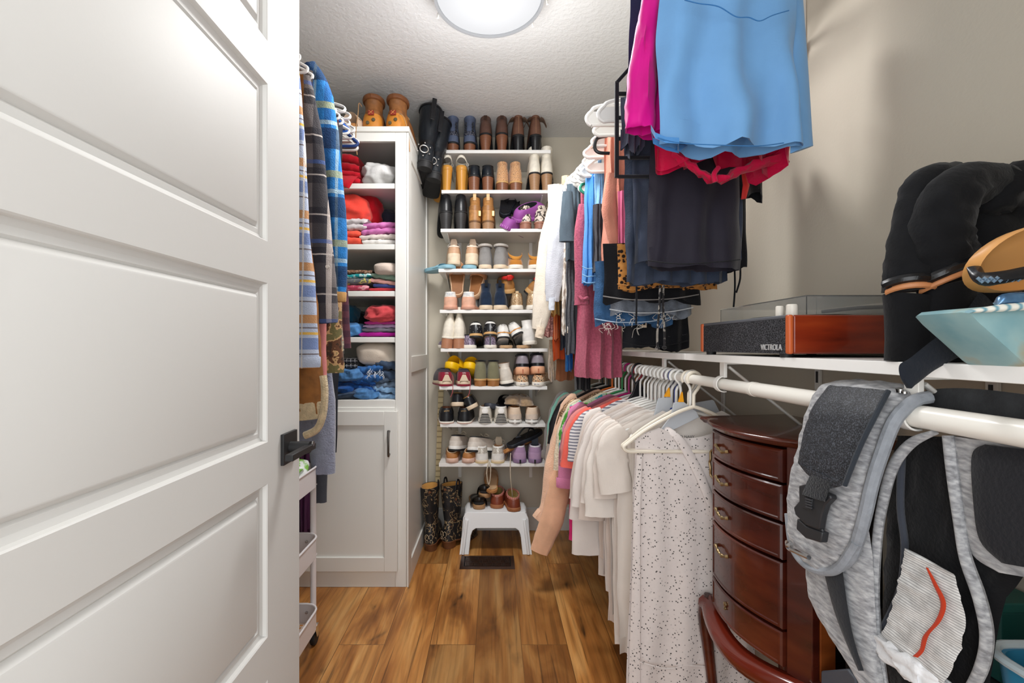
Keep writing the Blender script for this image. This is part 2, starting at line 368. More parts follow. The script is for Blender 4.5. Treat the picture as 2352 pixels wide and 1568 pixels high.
for z, ins in ((szt-.014, 0), (szt-.004, 0), (szt, .005)): nn_.append([(x, y, z) for x, y in ((sx0+ins, sy0+ins+.01), (sx0+ins+.01, sy0+ins), (sx1-ins-.01, sy0+ins), (sx1-ins, sy0+ins+.01), (sx1-ins, sy1-ins-.01), (sx1-ins-.01, sy1-ins), (sx0+ins+.01, sy1-ins), (sx0+ins, sy1-ins-.01))])
tp.loft(nn_).ob('top', PL, t, bev=.002)
for s, bx in ((-1, sx0), (1, sx1)):
    l = M()
    for y, q in ((sy0, -1), (sy1, 1)):
        A = [(bx+s*(.004+(szt-z)*.12), yl(z, y, q), z) for z in (0, .06, .12, .18, .2)]; B = [(p[0]-s*0, p[1]-q*.055, p[2]) for p in A]
        l.loft([[a, b, (b[0]-s*.008, b[1], b[2]), (a[0]-s*.008, a[1], a[2])] for a, b in zip(A, B)])
        l.tube([(a[0]-s*.02, a[1]-.004 if q < 0 else a[1]+.004, a[2]+.004) for a in A[:4]], .009, 10)
    l.ob('leg', PL, t, bev=.002)
# ---------------- shoes ----------------
def sstep(t): t = min(1, max(0, t)); return t*t*(3-2*t)
def outline(L, wh, wb, toe, n=30):
    o = []
    for k in range(n):
        a = 2*pi*k/n+pi; t = .5+.5*cos(a); y = t*L
        hw = wh+(wb-wh)*sstep((t-.15)/.5)
        e = sqrt(max(0, 1-max(0, 1-t/.13)**2.2))
        r, q = {'round': (.3, 2.2), 'point': (.6, 1.35), 'square': (.2, 3.2)}[toe]
        e *= sqrt(max(0, 1-max(0, 1-(1-t)/r)**q))
        o.append((hw*e*(1 if sin(a) > 0 else -1), y, t))
    return o
def zb(t, h): return h*(1-sstep((t-.26)/.42))
def shoe(root, upper, sole, L=.25, wh=.033, wb=.044, toe='round', h=0, st=.012, sth=None, ch=.06, cf=None, cl=.2, cc=.25, cw=.03,
         shaft=(), heel=None, hs=.8, hb=0, patch=None, pk=3, lining=None, cuff=None, cuffw=.008, tab=None, strap=None, straps=(), lace=None, low=None, side=None, tongue=None, band=None, vexp=1.6, sole2=None, wedge=False, wob=0, tabh=.03, coll=None):
    """heel at y=0, toe towards +y, ground at z=0"""
    O = outline(L, wh, wb, toe); n = len(O)
    sth = st if sth is None else sth
    T = lambda t: st+(sth-st)*(1-sstep((t-.2)/.5))
    B = (lambda t: 0) if wedge else (lambda t: zb(t, h))
    Tz = (lambda t: zb(t, h)+T(t)) if wedge else (lambda t: zb(t, h)+T(t))
    s = M(); R_ = []
    for f, e in ((.93, 0), (1.03, .12), (1.05, .5), (1.03, .88), (.98, 1)):
        R_.append([(x*f, L*.5+(y-L*.5)*(1+(f-1)*.4), B(t)+(Tz(t)-B(t))*e) for x, y, t in O])
    so = s.loft(R_).ob('sole', sole, root, sharp=50)
    if side:                                   # coloured lower sole layer
        q = M(); q.loft([[(x*f, L*.5+(y-L*.5)*(1+(f-1)*.5), B(t)+e*min(.012, (Tz(t)-B(t))*.4)) for x, y, t in O] for f, e in ((.95, 0), (1.06, .1), (1.065, 1))]).ob('outsole', side, so)
    if h and heel and not wedge:
        hl = .27*L; q = M(); hr = []
        for e in (0, .15, .4, .7, 1):
            k = 1-(1-hs)*sstep(e)-.0; z = (h+.004)*(1-e)
            pts = []
            for a in range(18):
                th = pi*a/13+pi if a < 14 else 0
                if a < 14: x, y = wh*1.0*cos(th)*k, hl*.55+hl*.55*sin(th)*k
                else: x, y = wh*k*(.92-.46*(a-14)), hl*(.55+.3*k)
                pts.append((x, y+hb*e, z if a < 99 else z))
            hr.append(pts)
        q.loft(hr).ob('heel', heel, root, sharp=50)
    cf = ch if cf is None else cf
    co = [(cw*(x/(abs(x)+1e-9) if abs(x) > 1e-6 else 0)*sqrt(max(0, 1-((y/L*2-1))**2)), L*cc+L*cl*(2*y/L-1), t) for x, y, t in O]
    U = []
    NS = 9
    for k in range(NS+1):
        e = k/NS; rg = []
        for (x, y, t), (cx, cy, _) in zip(O, co):
            hbk = e**(1.7+.6*t)*(1 if k < NS else 1); zt = Tz(.25 if t < .3 else t*.0+.25)+ch+(cf-ch)*t
            z0 = Tz(t)-.001; ze = 1-(1-e)**(vexp-.45*t)
            bul = 1+.05*sin(pi*e)*(1-t)
            px_, py_ = (x*.97+(cx-x*.97)*hbk)*bul, y*.985+.002+(cy-y*.985)*hbk
            z_ = z0+(zt-z0)*ze
            if wob: q_ = wob*sin(pi*e); px_ += q_*nz(px_*30, py_*30, z_*30+L); py_ += q_*nz(z_*35, px_*30, 7)
            rg.append(V((px_, py_, z_)))
        U.append(rg)
    yc0 = L*cc
    for (z, hw, hl_, yo) in shaft:
        U.append([V((hw*(cx/cw)*(1+(wob*12*nz(cx*60, cy*40, z*40))), yc0+yo+hl_*((cy-yc0)/(L*cl))*(1+(wob*9*nz(cy*40, cx*60, z*40+3))), z+Tz(.25))) for cx, cy, _ in co])
    cut = [r for r in U]
    m_ = M()
    if low is not None:                        # open back: keep only the part of the ring beyond y>low*L
        idx = [i for i in range(n) if O[i][2] > low]
        i0 = [i for i in idx]; rr = [[U[k][i] for i in i0] for k in range(NS+1)]
        inn = [[p*1+V((-p.x*.05, 0, -.003)) for p in r] for r in rr]
        # order the kept columns so that they run round the toe in one sweep
        order = sorted(range(len(i0)), key=lambda j: (O[i0[j]][0] < 0, O[i0[j]][2] if O[i0[j]][0] >= 0 else -O[i0[j]][2]))
        rr = [[r[j] for j in order] for r in rr]; inn = [[r[j] for j in order] for r in inn]
        m_.loft(rr, False, False, False); m_.loft(inn, False, False, False); m_.loft([rr[-1], inn[-1]], False, False, False)
        for e_ in (0, -1): m_.loft([[r[e_] for r in rr], [r[e_] for r in inn]], False, False, False)
        up = m_.ob('upper', upper, root, sharp=60)
        M().loft([[(x*.9, L*.5+(y-L*.5)*.96, Tz(t)+e) for x, y, t in O] for e in (-.002, .002)]).ob('insole', lining or sole, root)
        return up
    top = U[-1]; cen = sum(top, V())/n
    inner = [cen+(p-cen)*.9+V((0, 0, -.001)) for p in top]
    up = M().loft(U+[inner], True, False).ob('upper', upper, root, sharp=60)
    dep = min(.05, ch*.8)
    M().loft([inner, [cen+(p-cen)*.86+V((0, 0, -dep)) for p in top]], False, True).ob('lining', lining or upper, root)
    hc = sorted(range(n), key=lambda i: O[i][2])
    def sub(cols, k0, k1, off):
        a = [[cen_off(U[k][i], off) for i in cols] for k in range(k0, k1+1)]; return a
    def cen_off(p, o_):
        q = V((p.x, p.y-L*.25, 0)); q = q.normalized() if q.length > 1e-6 else V((0, -1, 0)); return p+q*o_
    back = [i for i in range(n) if O[i][2] < .3]
    back.sort(key=lambda i: math.atan2(U[0][i].x, L*.12-U[0][i].y))
    if patch:
        a = sub(back, 0, pk, .0018); M().loft(a, False, False, False).loft(sub(back, 0, pk, .0002), False, False, False).loft([a[-1], sub(back, pk, pk, .0002)[0]], False, False, False).ob('heel_patch', patch, up)
    if coll:                                   # padded collar in another colour
        k0 = NS-2; a = sub(list(range(n)), k0, NS, .0015); M().loft([[p for p in r] for r in a], False, False).ob('collar', coll, up)
    if cuff:
        r_ = [cen_off(p, .001) for p in top]; M().tube(r_, cuffw, 8, loop=True, flat=1.6).ob('cuff', cuff, up)
    if tab:
        b0 = [p for p in top if p.y < cen.y]; yb_ = min(p.y for p in top); zt_ = min(top, key=lambda p: p.y).z
        M().box(-.009, .009, yb_-.002, yb_+.002, zt_-.02, zt_+tabh).ob('pull_tab', tab, up, bev=.001)
    for (zf, w_, mt_, nm_) in straps:          # strap round the ankle; zf is the level index
        k = zf; src = U[min(k, len(U)-1)]
        r_ = [cen_off(p, .0022) for p in src]; z_w = w_/2
        q = M().loft([[p+V((0, 0, -z_w)) for p in r_], [p+V((0, 0, z_w)) for p in r_], [cen_off(p, -.003)+V((0, 0, z_w)) for p in r_], [cen_off(p, -.003)+V((0, 0, -z_w)) for p in r_], [p+V((0, 0, -z_w)) for p in r_]], False, False)
        q.ob(nm_, mt_, up)
    if tongue: M().band(cr([(-.018, yc0+L*cl*.8, Tz(.3)+cf-.01), (-.02, yc0+L*cl*.7, Tz(.3)+cf+.02), (-.014, yc0+L*cl*.55, Tz(.3)+cf+.04)], 4), cr([(.018, yc0+L*cl*.8, Tz(.3)+cf-.01), (.02, yc0+L*cl*.7, Tz(.3)+cf+.02), (.014, yc0+L*cl*.55, Tz(.3)+cf+.04)], 4), .006).ob('tongue', tongue, up)
    if lace:
        q = M(); y0 = yc0+L*cl
        for k in range(4):
            y = y0+.012+k*.016; z = Tz(.4)+cf*(.93-.17*k)
            q.tube(cr([(-.022, y, z-.008), (-.01, y+.003, z+.004), (.012, y-.002, z+.004), (.022, y, z-.008)], 4), .0022, 6)
        for s_ in (-1, 1): q.tube(cr([(0, y0+.01, Tz(.4)+cf), (s_*.02, y0-.0, Tz(.4)+cf+.018), (s_*.035, y0+.012, Tz(.4)+cf+.004), (0, y0+.012, Tz(.4)+cf)], 5), .002, 6)
        q.ob('lace', lace, up)
    return up
def slide(root, top, sole, L=.25, wh=.034, wb=.045, st=.03, sth=None, band=(.5, .85), bh=.05, buckle=None, toe='round', back=None, thong=None, bw=None):
    O = outline(L, wh, wb, toe); sth = st if sth is None else sth
    T = lambda t: st+(sth-st)*(1-sstep((t-.2)/.5))
    so = M().loft([[(x*f, L*.5+(y-L*.5)*(1+(f-1)*.4), T(t)*e) for x, y, t in O] for f, e in ((.93, 0), (1.02, .12), (1.04, .5), (1.03, .9), (.97, 1), (.9, 1.0), (.86, .93))]).ob('sole', sole, root, sharp=50)
    M().loft([[(x*.86, L*.5+(y-L*.5)*.93, T(t)*.93+e) for x, y, t in O] for e in (.0005, .003)]).ob('footbed', back or top, root)
    if thong:
        for s_ in (-1, 1):
            M().tube(cr([(0, L*.8, T(.8)), (0, L*.78, T(.8)+.02), (s_*.022, L*.62, T(.6)+.04), (s_*.042, L*.42, T(.4)+.005)], 5), .005, 8, flat=.5).ob('strap', thong, root)
        return so
    A, B_ = [], []
    for k in range(13):
        a = pi*k/12; x = -cos(a)*wb*1.02; z = st*.6+sin(a)**.7*(bh+st*.3)
        A.append((x, L*band[0], z+.006*sin(a))); B_.append((x*.97, L*band[1], z-.004-.012*sin(a)))
    bd = M().band(A, B_, .005, n=5, pw=.3).ob('strap', top, root)
    if buckle:
        M().box(wb*.75, wb*.95, L*(band[0]+.05), L*(band[0]+.13), st*.6+bh*.6, st*.6+bh*.62+.004).ob('buckle', buckle, bd, bev=.001)
    return so
BC = dict
blk = lea('17181c', .3); blks = fab('1b1c20'); navs = fab('1d2c42', var=.35, vs=20); dkb = lea('3a241b', .35)
brn = lea('5d4238', .38); brn2 = lea('6d4a3a', .5); tan = lea('b07a45', .5); camel = lea('c58f4c', .5); mus = mat('mustard_wood', 'd29540', rough=.35, var=.06)
oli = fab('7d7a60'); gre = fab('8c8a88', var=.2); crm = lea('e6dfd0', .45); wht = lea('e9e7e2', .45); beig = lea('dfc8b0', .55)
stack = mat('stacked_heel', '7d4d33', rough=.4, pat=('wavez', 55, [(0, '5a3524'), (.5, '84543a'), (1, '8f5f45')], False))
stack2 = mat('stacked_heel_light', '9b7654', rough=.45, pat=('wavez', 50, [(0, '7c5a3e'), (.5, 'a98260'), (1, 'b28c68')], False))
stack3 = mat('stacked_heel_pink', 'b47b5e', rough=.45, pat=('wavez', 45, [(0, '8c5a43'), (.3, 'b98263'), (1, 'c08a6a')], False))
stack4 = mat('stacked_heel_black', '2b2a2b', rough=.45, pat=('wavez', 60, [(0, '161617'), (.5, '343334'), (1, '3d3c3c')], False))
gum = mat('gum_rubber', 'c59a63', rough=.5); rub = mat('white_rubber', 'eae4d8', rough=.5); rubc = mat('cream_rubber', 'ddc9ae', rough=.5); rubb = mat('black_rubber', '1c1c1e', rough=.6); rubp = mat('pink_rubber', 'dba58c', rough=.5)
leop = mat('leopard_print', 'c79b70', rough=.8, sheen=.2, pat=('voro', 130, [(0, '2d1a12'), (.22, '40261a'), (.3, 'd2a67c'), (.75, 'c08e62'), (1, '6a4026')], False))
leop2 = mat('leopard_canvas', 'c79b70', rough=.8, pat=('voro', 75, [(0, '241813'), (.24, '3a2218'), (.34, 'dcc3a2'), (.75, 'b6835a'), (1, '6a4026')], False))
snak = mat('snake_print', 'd8c8b8', rough=.5, pat=('noise', 55, [(0, '2a2220'), (.43, '3b302c'), (.47, 'd9cabc'), (1, 'e9dfd2')], False))
glit = mat('glitter_gold', 'b99a78', rough=.35, metal=.25, pat=('cell', 420, [(0, '6c5136'), (.5, 'b9966c'), (.85, 'e6d3b5')], False))
glik = mat('glitter_black', '1d1d22', rough=.3, metal=.2, pat=('voro', 110, [(0, 'f4f4f6'), (.13, 'd9d9dd'), (.2, '1b1b20'), (1, '131317')], False))
glip = mat('glitter_purple', '6a5a70', rough=.35, metal=.3, pat=('cell', 400, [(0, '3a3048'), (.5, '7d6c86'), (.9, 'd8cfe0')], False))
gliw = mat('glitter_silver', 'cfc8bd', rough=.4, metal=.3, pat=('cell', 420, [(0, '8b8378'), (.5, 'cfc8bc'), (.9, 'f5f2ea')], False))
purp = mat('purple_foam', '9a4f9e', rough=.6); yel = mat('yellow_rubber', 'edbd0c', rough=.45); lblu = mat('light_blue_foam', '8fbccd', rough=.6)
lavn = fab('a98aab'); peach = mat('peach_rubber', 'e5ab86', rough=.5); grysh = lea('8f8790', .4); mar = fab('8e2438'); gold = mat('gold_leather', 'a98652', rough=.3, metal=.5)
silv = mat('silver_leather', 'c2bfba', rough=.25, metal=.7); red = lea('c62a26', .45); blue_gr = lea('56617a', .45, bump=.3); fuzz = mat('tan_fuzz', 'a88d6d', rough=1, bump=.9, bs=260, sheen=.6, var=.2, vs=60)
plast = lea('d9b38f', .5); cork = mat('cork', 'b47c48', rough=.8, pat=('noise', 120, [(.3, '6f4322'), (.45, 'b9804a'), (1, 'cf9a63')], False))
striped = mat('white_black_stripes', 'ffffff', rough=.5, pat=('wavez', 36, [(0, '16171a'), (.72, '16171a'), (.76, 'd8d4cc'), (1, 'e0dcd4')], True))
insl = fab('c9a57e'); dark_in = fab('2a221e'); canv = fab('cfc3ae')
SID = {}
def pair(name, label, cat, px, shelf, build, yh=0., dz=0., tilt=(0, 0), yaw=(0, 0), roll=(0, 0), dy=(0, 0), dzz=(0, 0), only=None, zabs=None, where=None, Y=None):
    """two shoes, heels to the room; px: heel centres in the picture's columns"""
    where = where or ('on the %s shoe shelf' % ordn[shelf] if shelf is not None else '')
    for k in (0, 1):
        if only is not None and k != only: continue
        Yh = (Y or SF-.004)+yh+dy[k]; x = (px[k]-CX)/F*Yh
        z = (SZ[shelf] if zabs is None else zabs)+dz+dzz[k]+.0005
        lb = ('%s %s %s' % (('left', 'right')[k], label, where)).strip()
        r = thing(name, lb, cat, (x, Yh, z), (tilt[k], roll[k], yaw[k]), group=label.split(' with ')[0]+' pair' if only is None else None)
        r.rotation_mode = 'XYZ'; build(r)
# cabinet top
for k, pxx in enumerate((852, 903)):
    r = thing('work_boot', '%s tan leather work boot on top of the white cabinet' % ('left', 'right')[k], 'boot', ((pxx-CX)/F*2.2, 2.2, ZT), (0, 0, (.05, -.12)[k]), group='tan work boots on the cabinet')
    shoe(r, lea('8b5a31', .5, var=.3), rubb, wh=.047, wb=.052, L=.3, st=.012, ch=.1, cc=.24, cw=.04, cl=.19, shaft=[(.13, .042, .058, 0), (.158, .046, .062, 0)], patch=lea('c8812f', .45, var=.08), pk=5, cuff=lea('7a4a28', .5), cuffw=.008, lace=fab('c9a36b'), wob=.004)
    pb = M().box(-.014, .014, -.004, .004, .072, .094).ob('badge', lea('8d2e22', .5), r, bev=.001); M().prism([(-.01, -.006, .076), (-.008, -.006, .076), (.01, -.006, .092), (.008, -.006, .092)], (0, .002, 0)).prism([(.01, -.006, .076), (.008, -.006, .076), (-.01, -.006, .092), (-.008, -.006, .092)], (0, .002, 0)).ob('cross_mark', lea('e0a05a', .5), pb)
    for qx in (-.016, .012): M().lathe([(0, -.0045), (.008, -.0035), (.009, 0)], 12, (qx, 0, .035 if qx < 0 else .05), 1).ob('tread_stud', lea('5a5038', .5), r)
    s_ = (-1, 1)[k]
    M().tube([q-V(((pxx-CX)/F*2.2, 2.2, ZT)) for q in (cr([P(831, 245, 2.2), P(824, 238, 2.17), P(821, 262, 2.14), P(817, 292, 2.135), P(816, 325, 2.135), P(819, 356, 2.135)], 6) if k == 0 else cr([P(918, 262, 2.2), P(927, 268, 2.19), P(935, 290, 2.19), P(940, 318, 2.19), P(943, 350, 2.19)], 6))], .0022, 6).ob('loose_lace', fab('a9825a'), r)
r = thing('slide_sandal', 'tan cork slide sandal with beige leather strap on top of the cabinet', 'sandal', ((800-CX)/F*2.19, 2.2, ZT), (0, 0, -.35))
slide(r, beig, cork, st=.024, sth=.034, band=(.02, .4), bh=.062, buckle=gold)
r = thing('slide_sandal', 'beige slide sandal half hidden behind the white hangers on the cabinet', 'sandal', ((762-CX)/F*2.19, 2.21, ZT), (0, 0, -.2))
slide(r, beig, cork, st=.024, sth=.034, band=(.02, .4), bh=.062, buckle=gold)
# harness boots wedged beside the top shelf
for k, (px_, py_, Yb, rl, hgt) in enumerate(((978, 382, 2.38, .13, .30), (997, 408, 2.44, .12, .30))):
    p = P(px_, py_, Yb)
    r = thing('harness_boot', ('black leather harness boot leaning beside the top shoe shelf, buckle in view', 'black leather harness boot tucked behind the buckled one at the top shelf')[k], 'boot', p, (-.1, rl, (.3, .2)[k]), group='black harness boots')
    u = shoe(r, lea('1b2026', .3, bump=.3), rubb, L=.27, wh=.04, wb=.046, toe='square', h=.03, heel=rubb, hs=.97, st=.012, ch=.11, cc=.25, cl=.22, cw=.042, shaft=[(.15, .05, .064, .0), (.2, .056, .07, .004), (.26, .058, .074, .004), (.31, .06, .078, .004)], wob=.006, cuff=blk, cuffw=.004, straps=[(7, .024, blk, 'harness_strap')])
    rg = [V((.022*cos(a)-.02, -.006, .09+.02*sin(a))) for a in [2*pi*i/18 for i in range(18)]]
    M().tube(rg, .003, 8, loop=True).ob('buckle_ring', silv, r)
    q = M()
    for a in range(6): q.lathe([(0, -.003), (.0035, -.001), (.004, .003)], 8, (-.02+.036*cos(a*pi/3+.5), -.004, .09+.036*sin(a*pi/3+.5)), 1)
    q.ob('studs', silv, r)
    M().box(-.012, .012, -.045, -.04, .24, .36).ob('pull_strap', blk, r, bev=.002)
A = pair
# top shelf
A('ankle_boot', 'blue grey lace-back ankle boot with studded strap', 'boot', (1040, 1078), 0, lambda r: (shoe(r, blue_gr, rubb, h=.035, heel=stack, hs=.92, wh=.034, ch=.1, shaft=[(.125, .03, .05, .0), (.155, .036, .055, .004)], straps=[(3, .022, mat('studded_band', '6d7180', rough=.35, metal=.5, pat=('voro', 190, [(0, 'e8e8ea'), (.25, 'b8b8be'), (.4, '4a4f60'), (1, '3d4252')], False)), 'studded_strap')], wob=.002),
   [M().tube([(s*.02+(-1)**i*.006, -.003+.0, .10+i*.008), (s*.02-(-1)**i*.006, -.001, .107+i*.008)], .0016, 5).ob('lacing', mat('black_cord', '25262b', rough=.7), r) for s in (-1, 1) for i in range(6)][:0],
   (lambda q: [q.tube([(s*.02-.006, -.001+.002*(i > 2), .093+i*.009), (s*.02+.006, -.001+.002*(i > 2), .099+i*.009), (s*.02-.006, -.001+.002*(i > 2), .102+i*.009)], .0014, 5) for s in (-1, 1) for i in range(7)] and q.ob('lacing', mat('black_cord', '25262b', rough=.7), r))(M())), yaw=(.08, .0))
A('heeled_ankle_boot', 'dark brown leather ankle boot with brown stacked heel', 'boot', (1115, 1153), 0, lambda r: shoe(r, brn, rubb, h=.085, heel=stack, hs=.72, wh=.034, toe='point', ch=.075, cf=.09, shaft=[(.1, .031, .05, -.0)], tab=dkb, tabh=.006), dzz=(0, .002))
A('foldover_ankle_boot', 'brown leather foldover boot with black heel', 'boot', (1191, 1231), 0, lambda r: (shoe(r, brn2, rubb, h=.075, heel=blk, hs=.82, wh=.033, ch=.09, cw=.026, shaft=[(.105, .024, .045, 0)], cuffw=.004, cuff=brn2),
   [M().band(cr([(s*.028, .02, .19), (s*.045, .012, .175), (s*.062, .02, .14)], 4), cr([(s*.028, .09, .19), (s*.05, .09, .185), (s*.066, .08, .15)], 4), .004).ob('cuff_flap', lea('8d7462', .7), r) for s in (-1, 1)],
   M().tube([(0, -.0025, .09), (0, .001, .15), (0, .006, .185)], .001, 5).ob('back_seam', lea('b08a68', .6), r)), tilt=(.05, .05))
# second shelf
A('platform_heel', 'mustard wooden platform heel with cream strap', 'shoe', (1030, 1059), 1, lambda r: (shoe(r, crm, mus, h=.11, st=.03, heel=mus, hs=.78, hb=.012, wh=.03, ch=.05, low=.52, lining=insl, wb=.042),
   M().band([( .032*cos(pi*i/10), .05-.045*sin(pi*i/10), .15+.035*sin(pi*i/10)) for i in range(11)], [( .032*cos(pi*i/10), .05-.045*sin(pi*i/10), .164+.035*sin(pi*i/10)) for i in range(11)], .003, n=5).ob('ankle_strap', crm, r),
   M().tube([(.034+.007*cos(a), .045, .158+.009*sin(a)) for a in [i*pi/5 for i in range(10)]], .0015, 6, loop=True).ob('buckle', silv, r)), yaw=(.35, 0))
A('heeled_bootie', 'black leather bootie with brown stacked heel', 'shoe', (1088, 1120), 1, lambda r: shoe(r, lea('151b22', .3), rubb, h=.075, heel=stack, hs=.88, wh=.033, ch=.055, cf=.075, cuff=blk, cuffw=.002))
A('leopard_bootie', 'leopard print ankle boot with dark brown heel', 'boot', (1154, 1187), 1, lambda r: shoe(r, leop, gum, h=.04, heel=stack, hs=.95, wh=.035, ch=.09, shaft=[(.115, .03, .045, 0)], lining=insl), yaw=(0, .1))
A('cream_ankle_boot', 'cream leather ankle boot with light wooden heel', 'boot', (1229, 1256), 1, lambda r: shoe(r, crm, rubb, h=.09, heel=stack2, hs=.78, hb=-.004, wh=.033, ch=.085, cw=.029, shaft=[(.115, .031, .05, 0), (.15, .035, .056, .003)], wob=.002, lining=insl), yaw=(0, -.1))
# third shelf
A('black_heeled_boot', 'glossy black ankle boot with black stacked heel', 'boot', (1026, 1058), 2, lambda r: shoe(r, blk, rubb, h=.09, heel=stack4, hs=.72, wh=.036, ch=.08, toe='point', cw=.03, shaft=[(.11, .026, .045, 0)], cuff=lea('2e2c2c', .5), cuffw=.0012), yaw=(.22, .05))
A('buckle_boot', 'tan leather buckle boot with tall pull tab', 'boot', (1090, 1121), 2, lambda r: (shoe(r, lea('b07d48', .45, var=.3), lea('6b4a2c', .5), h=.035, heel=stack2, hs=.92, wh=.035, ch=.1, cw=.03, shaft=[(.135, .03, .05, 0)], tab=lea('d8b07c', .5), tabh=.022, straps=[(5, .026, lea('9a6b3c', .45), 'ankle_strap')], wob=.003),
   M().box(.022, .036, .0, .012, .07, .1).ob('buckle', gold, r, bev=.001)))
A('platform_slide', 'black rubber platform slide leaning on the wall', 'slide', (1158, 1198), 2, lambda r: slide(r, blk, mat('black_foam', '1a1e26', rough=.45), L=.24, st=.035, bh=.045), yh=.08, tilt=(.95, .75), yaw=(-.15, .45), roll=(.15, -.2), dz=.045, dzz=(.03, .03))
A('rubber_clog', 'purple foam clog', 'clog', (1155, 1180), 2, lambda r: (shoe(r, purp, purp, L=.23, wh=.036, wb=.047, st=.02, ch=.045, cf=.07, cc=.38, cl=.3, cw=.036, lining=blks, side=mat('purple_tread', '8d4590', rough=.7)), [M().box(-.024+i*.012, -.018+i*.012, -.0015, .003, .004, .02).ob('tread_block', mat('purple_tread_light', 'b46fb6', rough=.7), r) for i in range(5)]), yaw=(-.5, -.9), roll=(.5, .55), dz=.002, dy=(0, .03), dzz=(0, .045), tilt=(0, .35))
A('snake_print_boot', 'snake print ankle boot with pink brown heel', 'boot', (1208, 1236), 2, lambda r: shoe(r, snak, lea('9c6b58', .5), h=.028, heel=lea('9c6b58', .5), hs=.97, wh=.034, ch=.075, shaft=[(.095, .03, .045, 0)], lining=insl), yaw=(0, -.45))
tg = tag(M().box(xx(1240, SF+.02), xx(1259, SF+.02), SF+.05, SF+.052, SZ[2]+.002, SZ[2]+.115).ob('shoe_card', mat('pale_card', 'ead9cf', rough=.7), bev=.0004), 'pale pink card standing behind the snake print boots', 'card')
# fourth shelf
A('flat_sandal', 'light blue foam sandal under the beige sneakers', 'sandal', (1040, 1080), 3, lambda r: slide(r, lblu, lblu, st=.022, bh=.012, wb=.046, wh=.038, band=(.3, .6)), yaw=(.75, .12))
A('high_top_sneaker', 'beige and white high-top sneaker', 'shoe', (1043, 1082), 3, lambda r: shoe(r, lea('c79f7e', .5), rubc, L=.26, wh=.036, wb=.046, st=.024, ch=.085, cf=.1, patch=lea('e2cfb4', .5), pk=3, coll=lea('f0ddcb', .5), lining=insl, lace=wht, tongue=beig, tab=beig, tabh=.004), dz=.024, yaw=(.1, -.05))
A('grey_ankle_boot', 'grey suede ankle boot with cream sole', 'boot', (1114, 1145), 3, lambda r: shoe(r, gre, rubc, wh=.036, wb=.045, st=.024, ch=.09, shaft=[(.105, .034, .05, 0), (.112, .037, .055, 0)], cuff=fab('b7b1aa'), cuffw=.005, wob=.003), yaw=(0, -.25))
A('clog_mule', 'mustard suede clog with cream sole', 'clog', (1187, 1229), 3, lambda r: (shoe(r, fab('b9792f', sheen=.4), rub, L=.25, wh=.04, wb=.05, st=.024, ch=.03, cf=.07, cc=.32, cl=.27, cw=.037, lining=fab('4b2c17')), M().band([(.04*cos(pi*i/10), .06-.05*sin(pi*i/10), .052+.035*(1-sin(pi*i/10))) for i in range(11)], [(.04*cos(pi*i/10), .06-.05*sin(pi*i/10), .07+.035*(1-sin(pi*i/10))) for i in range(11)], .004, n=5).ob('heel_strap', fab('c98a3c'), r)), yaw=(.12, -.12))
# fifth shelf
A('platform_sandal', 'tan platform sandal standing sole outward', 'sandal', (1050, 1092), 4, lambda r: (slide(r, lea('c48b62', .5), plast, L=.24, st=.04, bh=.04, back=lea('8a5a33', .6)), M().loft([[(x*.96, .12+(y-.12)*.97, z) for x, y, q in outline(.24, .034, .045, 'round')] for z in (-.002, .001)]).ob('tread', lea('7d4f28', .6), r)), yh=.07, tilt=(1.15, 1.05), yaw=(.1, -.35), dz=.07, dzz=(.0, -.01))
A('pink_sneaker', 'pale pink running sneaker with white heel', 'shoe', (1034, 1073), 4, lambda r: (shoe(r, wht, rubp, wh=.037, wb=.046, st=.02, sth=.028, ch=.075, cf=.08, cw=.03, patch=lea('ddab92', .5), pk=4, coll=wht, side=lea('b98b78', .6), lining=insl), text('heel_text', 'BLONDO', .009, mat('pale_blue_print', '7d93b8'), r, (0, -.0005, .088), (pi/2-.25, 0, 0))), yaw=(.05, -.12))
A('navy_ankle_boot', 'navy suede ankle boot with cream sole', 'boot', (1117, 1148), 4, lambda r: shoe(r, navs, rubc, wh=.037, wb=.044, st=.02, sth=.026, ch=.08, cw=.027, shaft=[(.105, .027, .045, 0), (.125, .029, .05, 0)], tab=blks, tabh=.018, coll=None, side=None), yaw=(.06, -.06))
A('red_strap_platform', 'tan platform shoe with red ribbon strap, tipped', 'shoe', (1172, 1212), 4, lambda r: (shoe(r, lea('a8753f', .5), gum, L=.24, wh=.036, wb=.044, st=.035, ch=.05, cf=.055, lining=insl, side=rubb), M().band([(.036*cos(pi*i/10), .05-.052*sin(pi*i/10), .085+.012*sin(pi*i/10)) for i in range(11)], [(.034*cos(pi*i/10), .05-.048*sin(pi*i/10), .103+.012*sin(pi*i/10)) for i in range(11)], .004, n=5).ob('strap', red, r), M().box(-.014, .014, -.012, .004, .09, .12).ob('bow', red, r, bev=.004)), yh=.05, dz=.085, tilt=(.35, .2), roll=(-.12, .65), yaw=(.15, -.2))
A('glitter_sneaker', 'gold glitter slip-on sneaker', 'shoe', (1188, 1223), 4, lambda r: shoe(r, glit, rub, wh=.034, wb=.043, st=.026, ch=.07, cw=.027, tab=lea('c9ad84', .5), tabh=.01, coll=lea('a88a62', .5), lining=insl), yaw=(0, -.1))
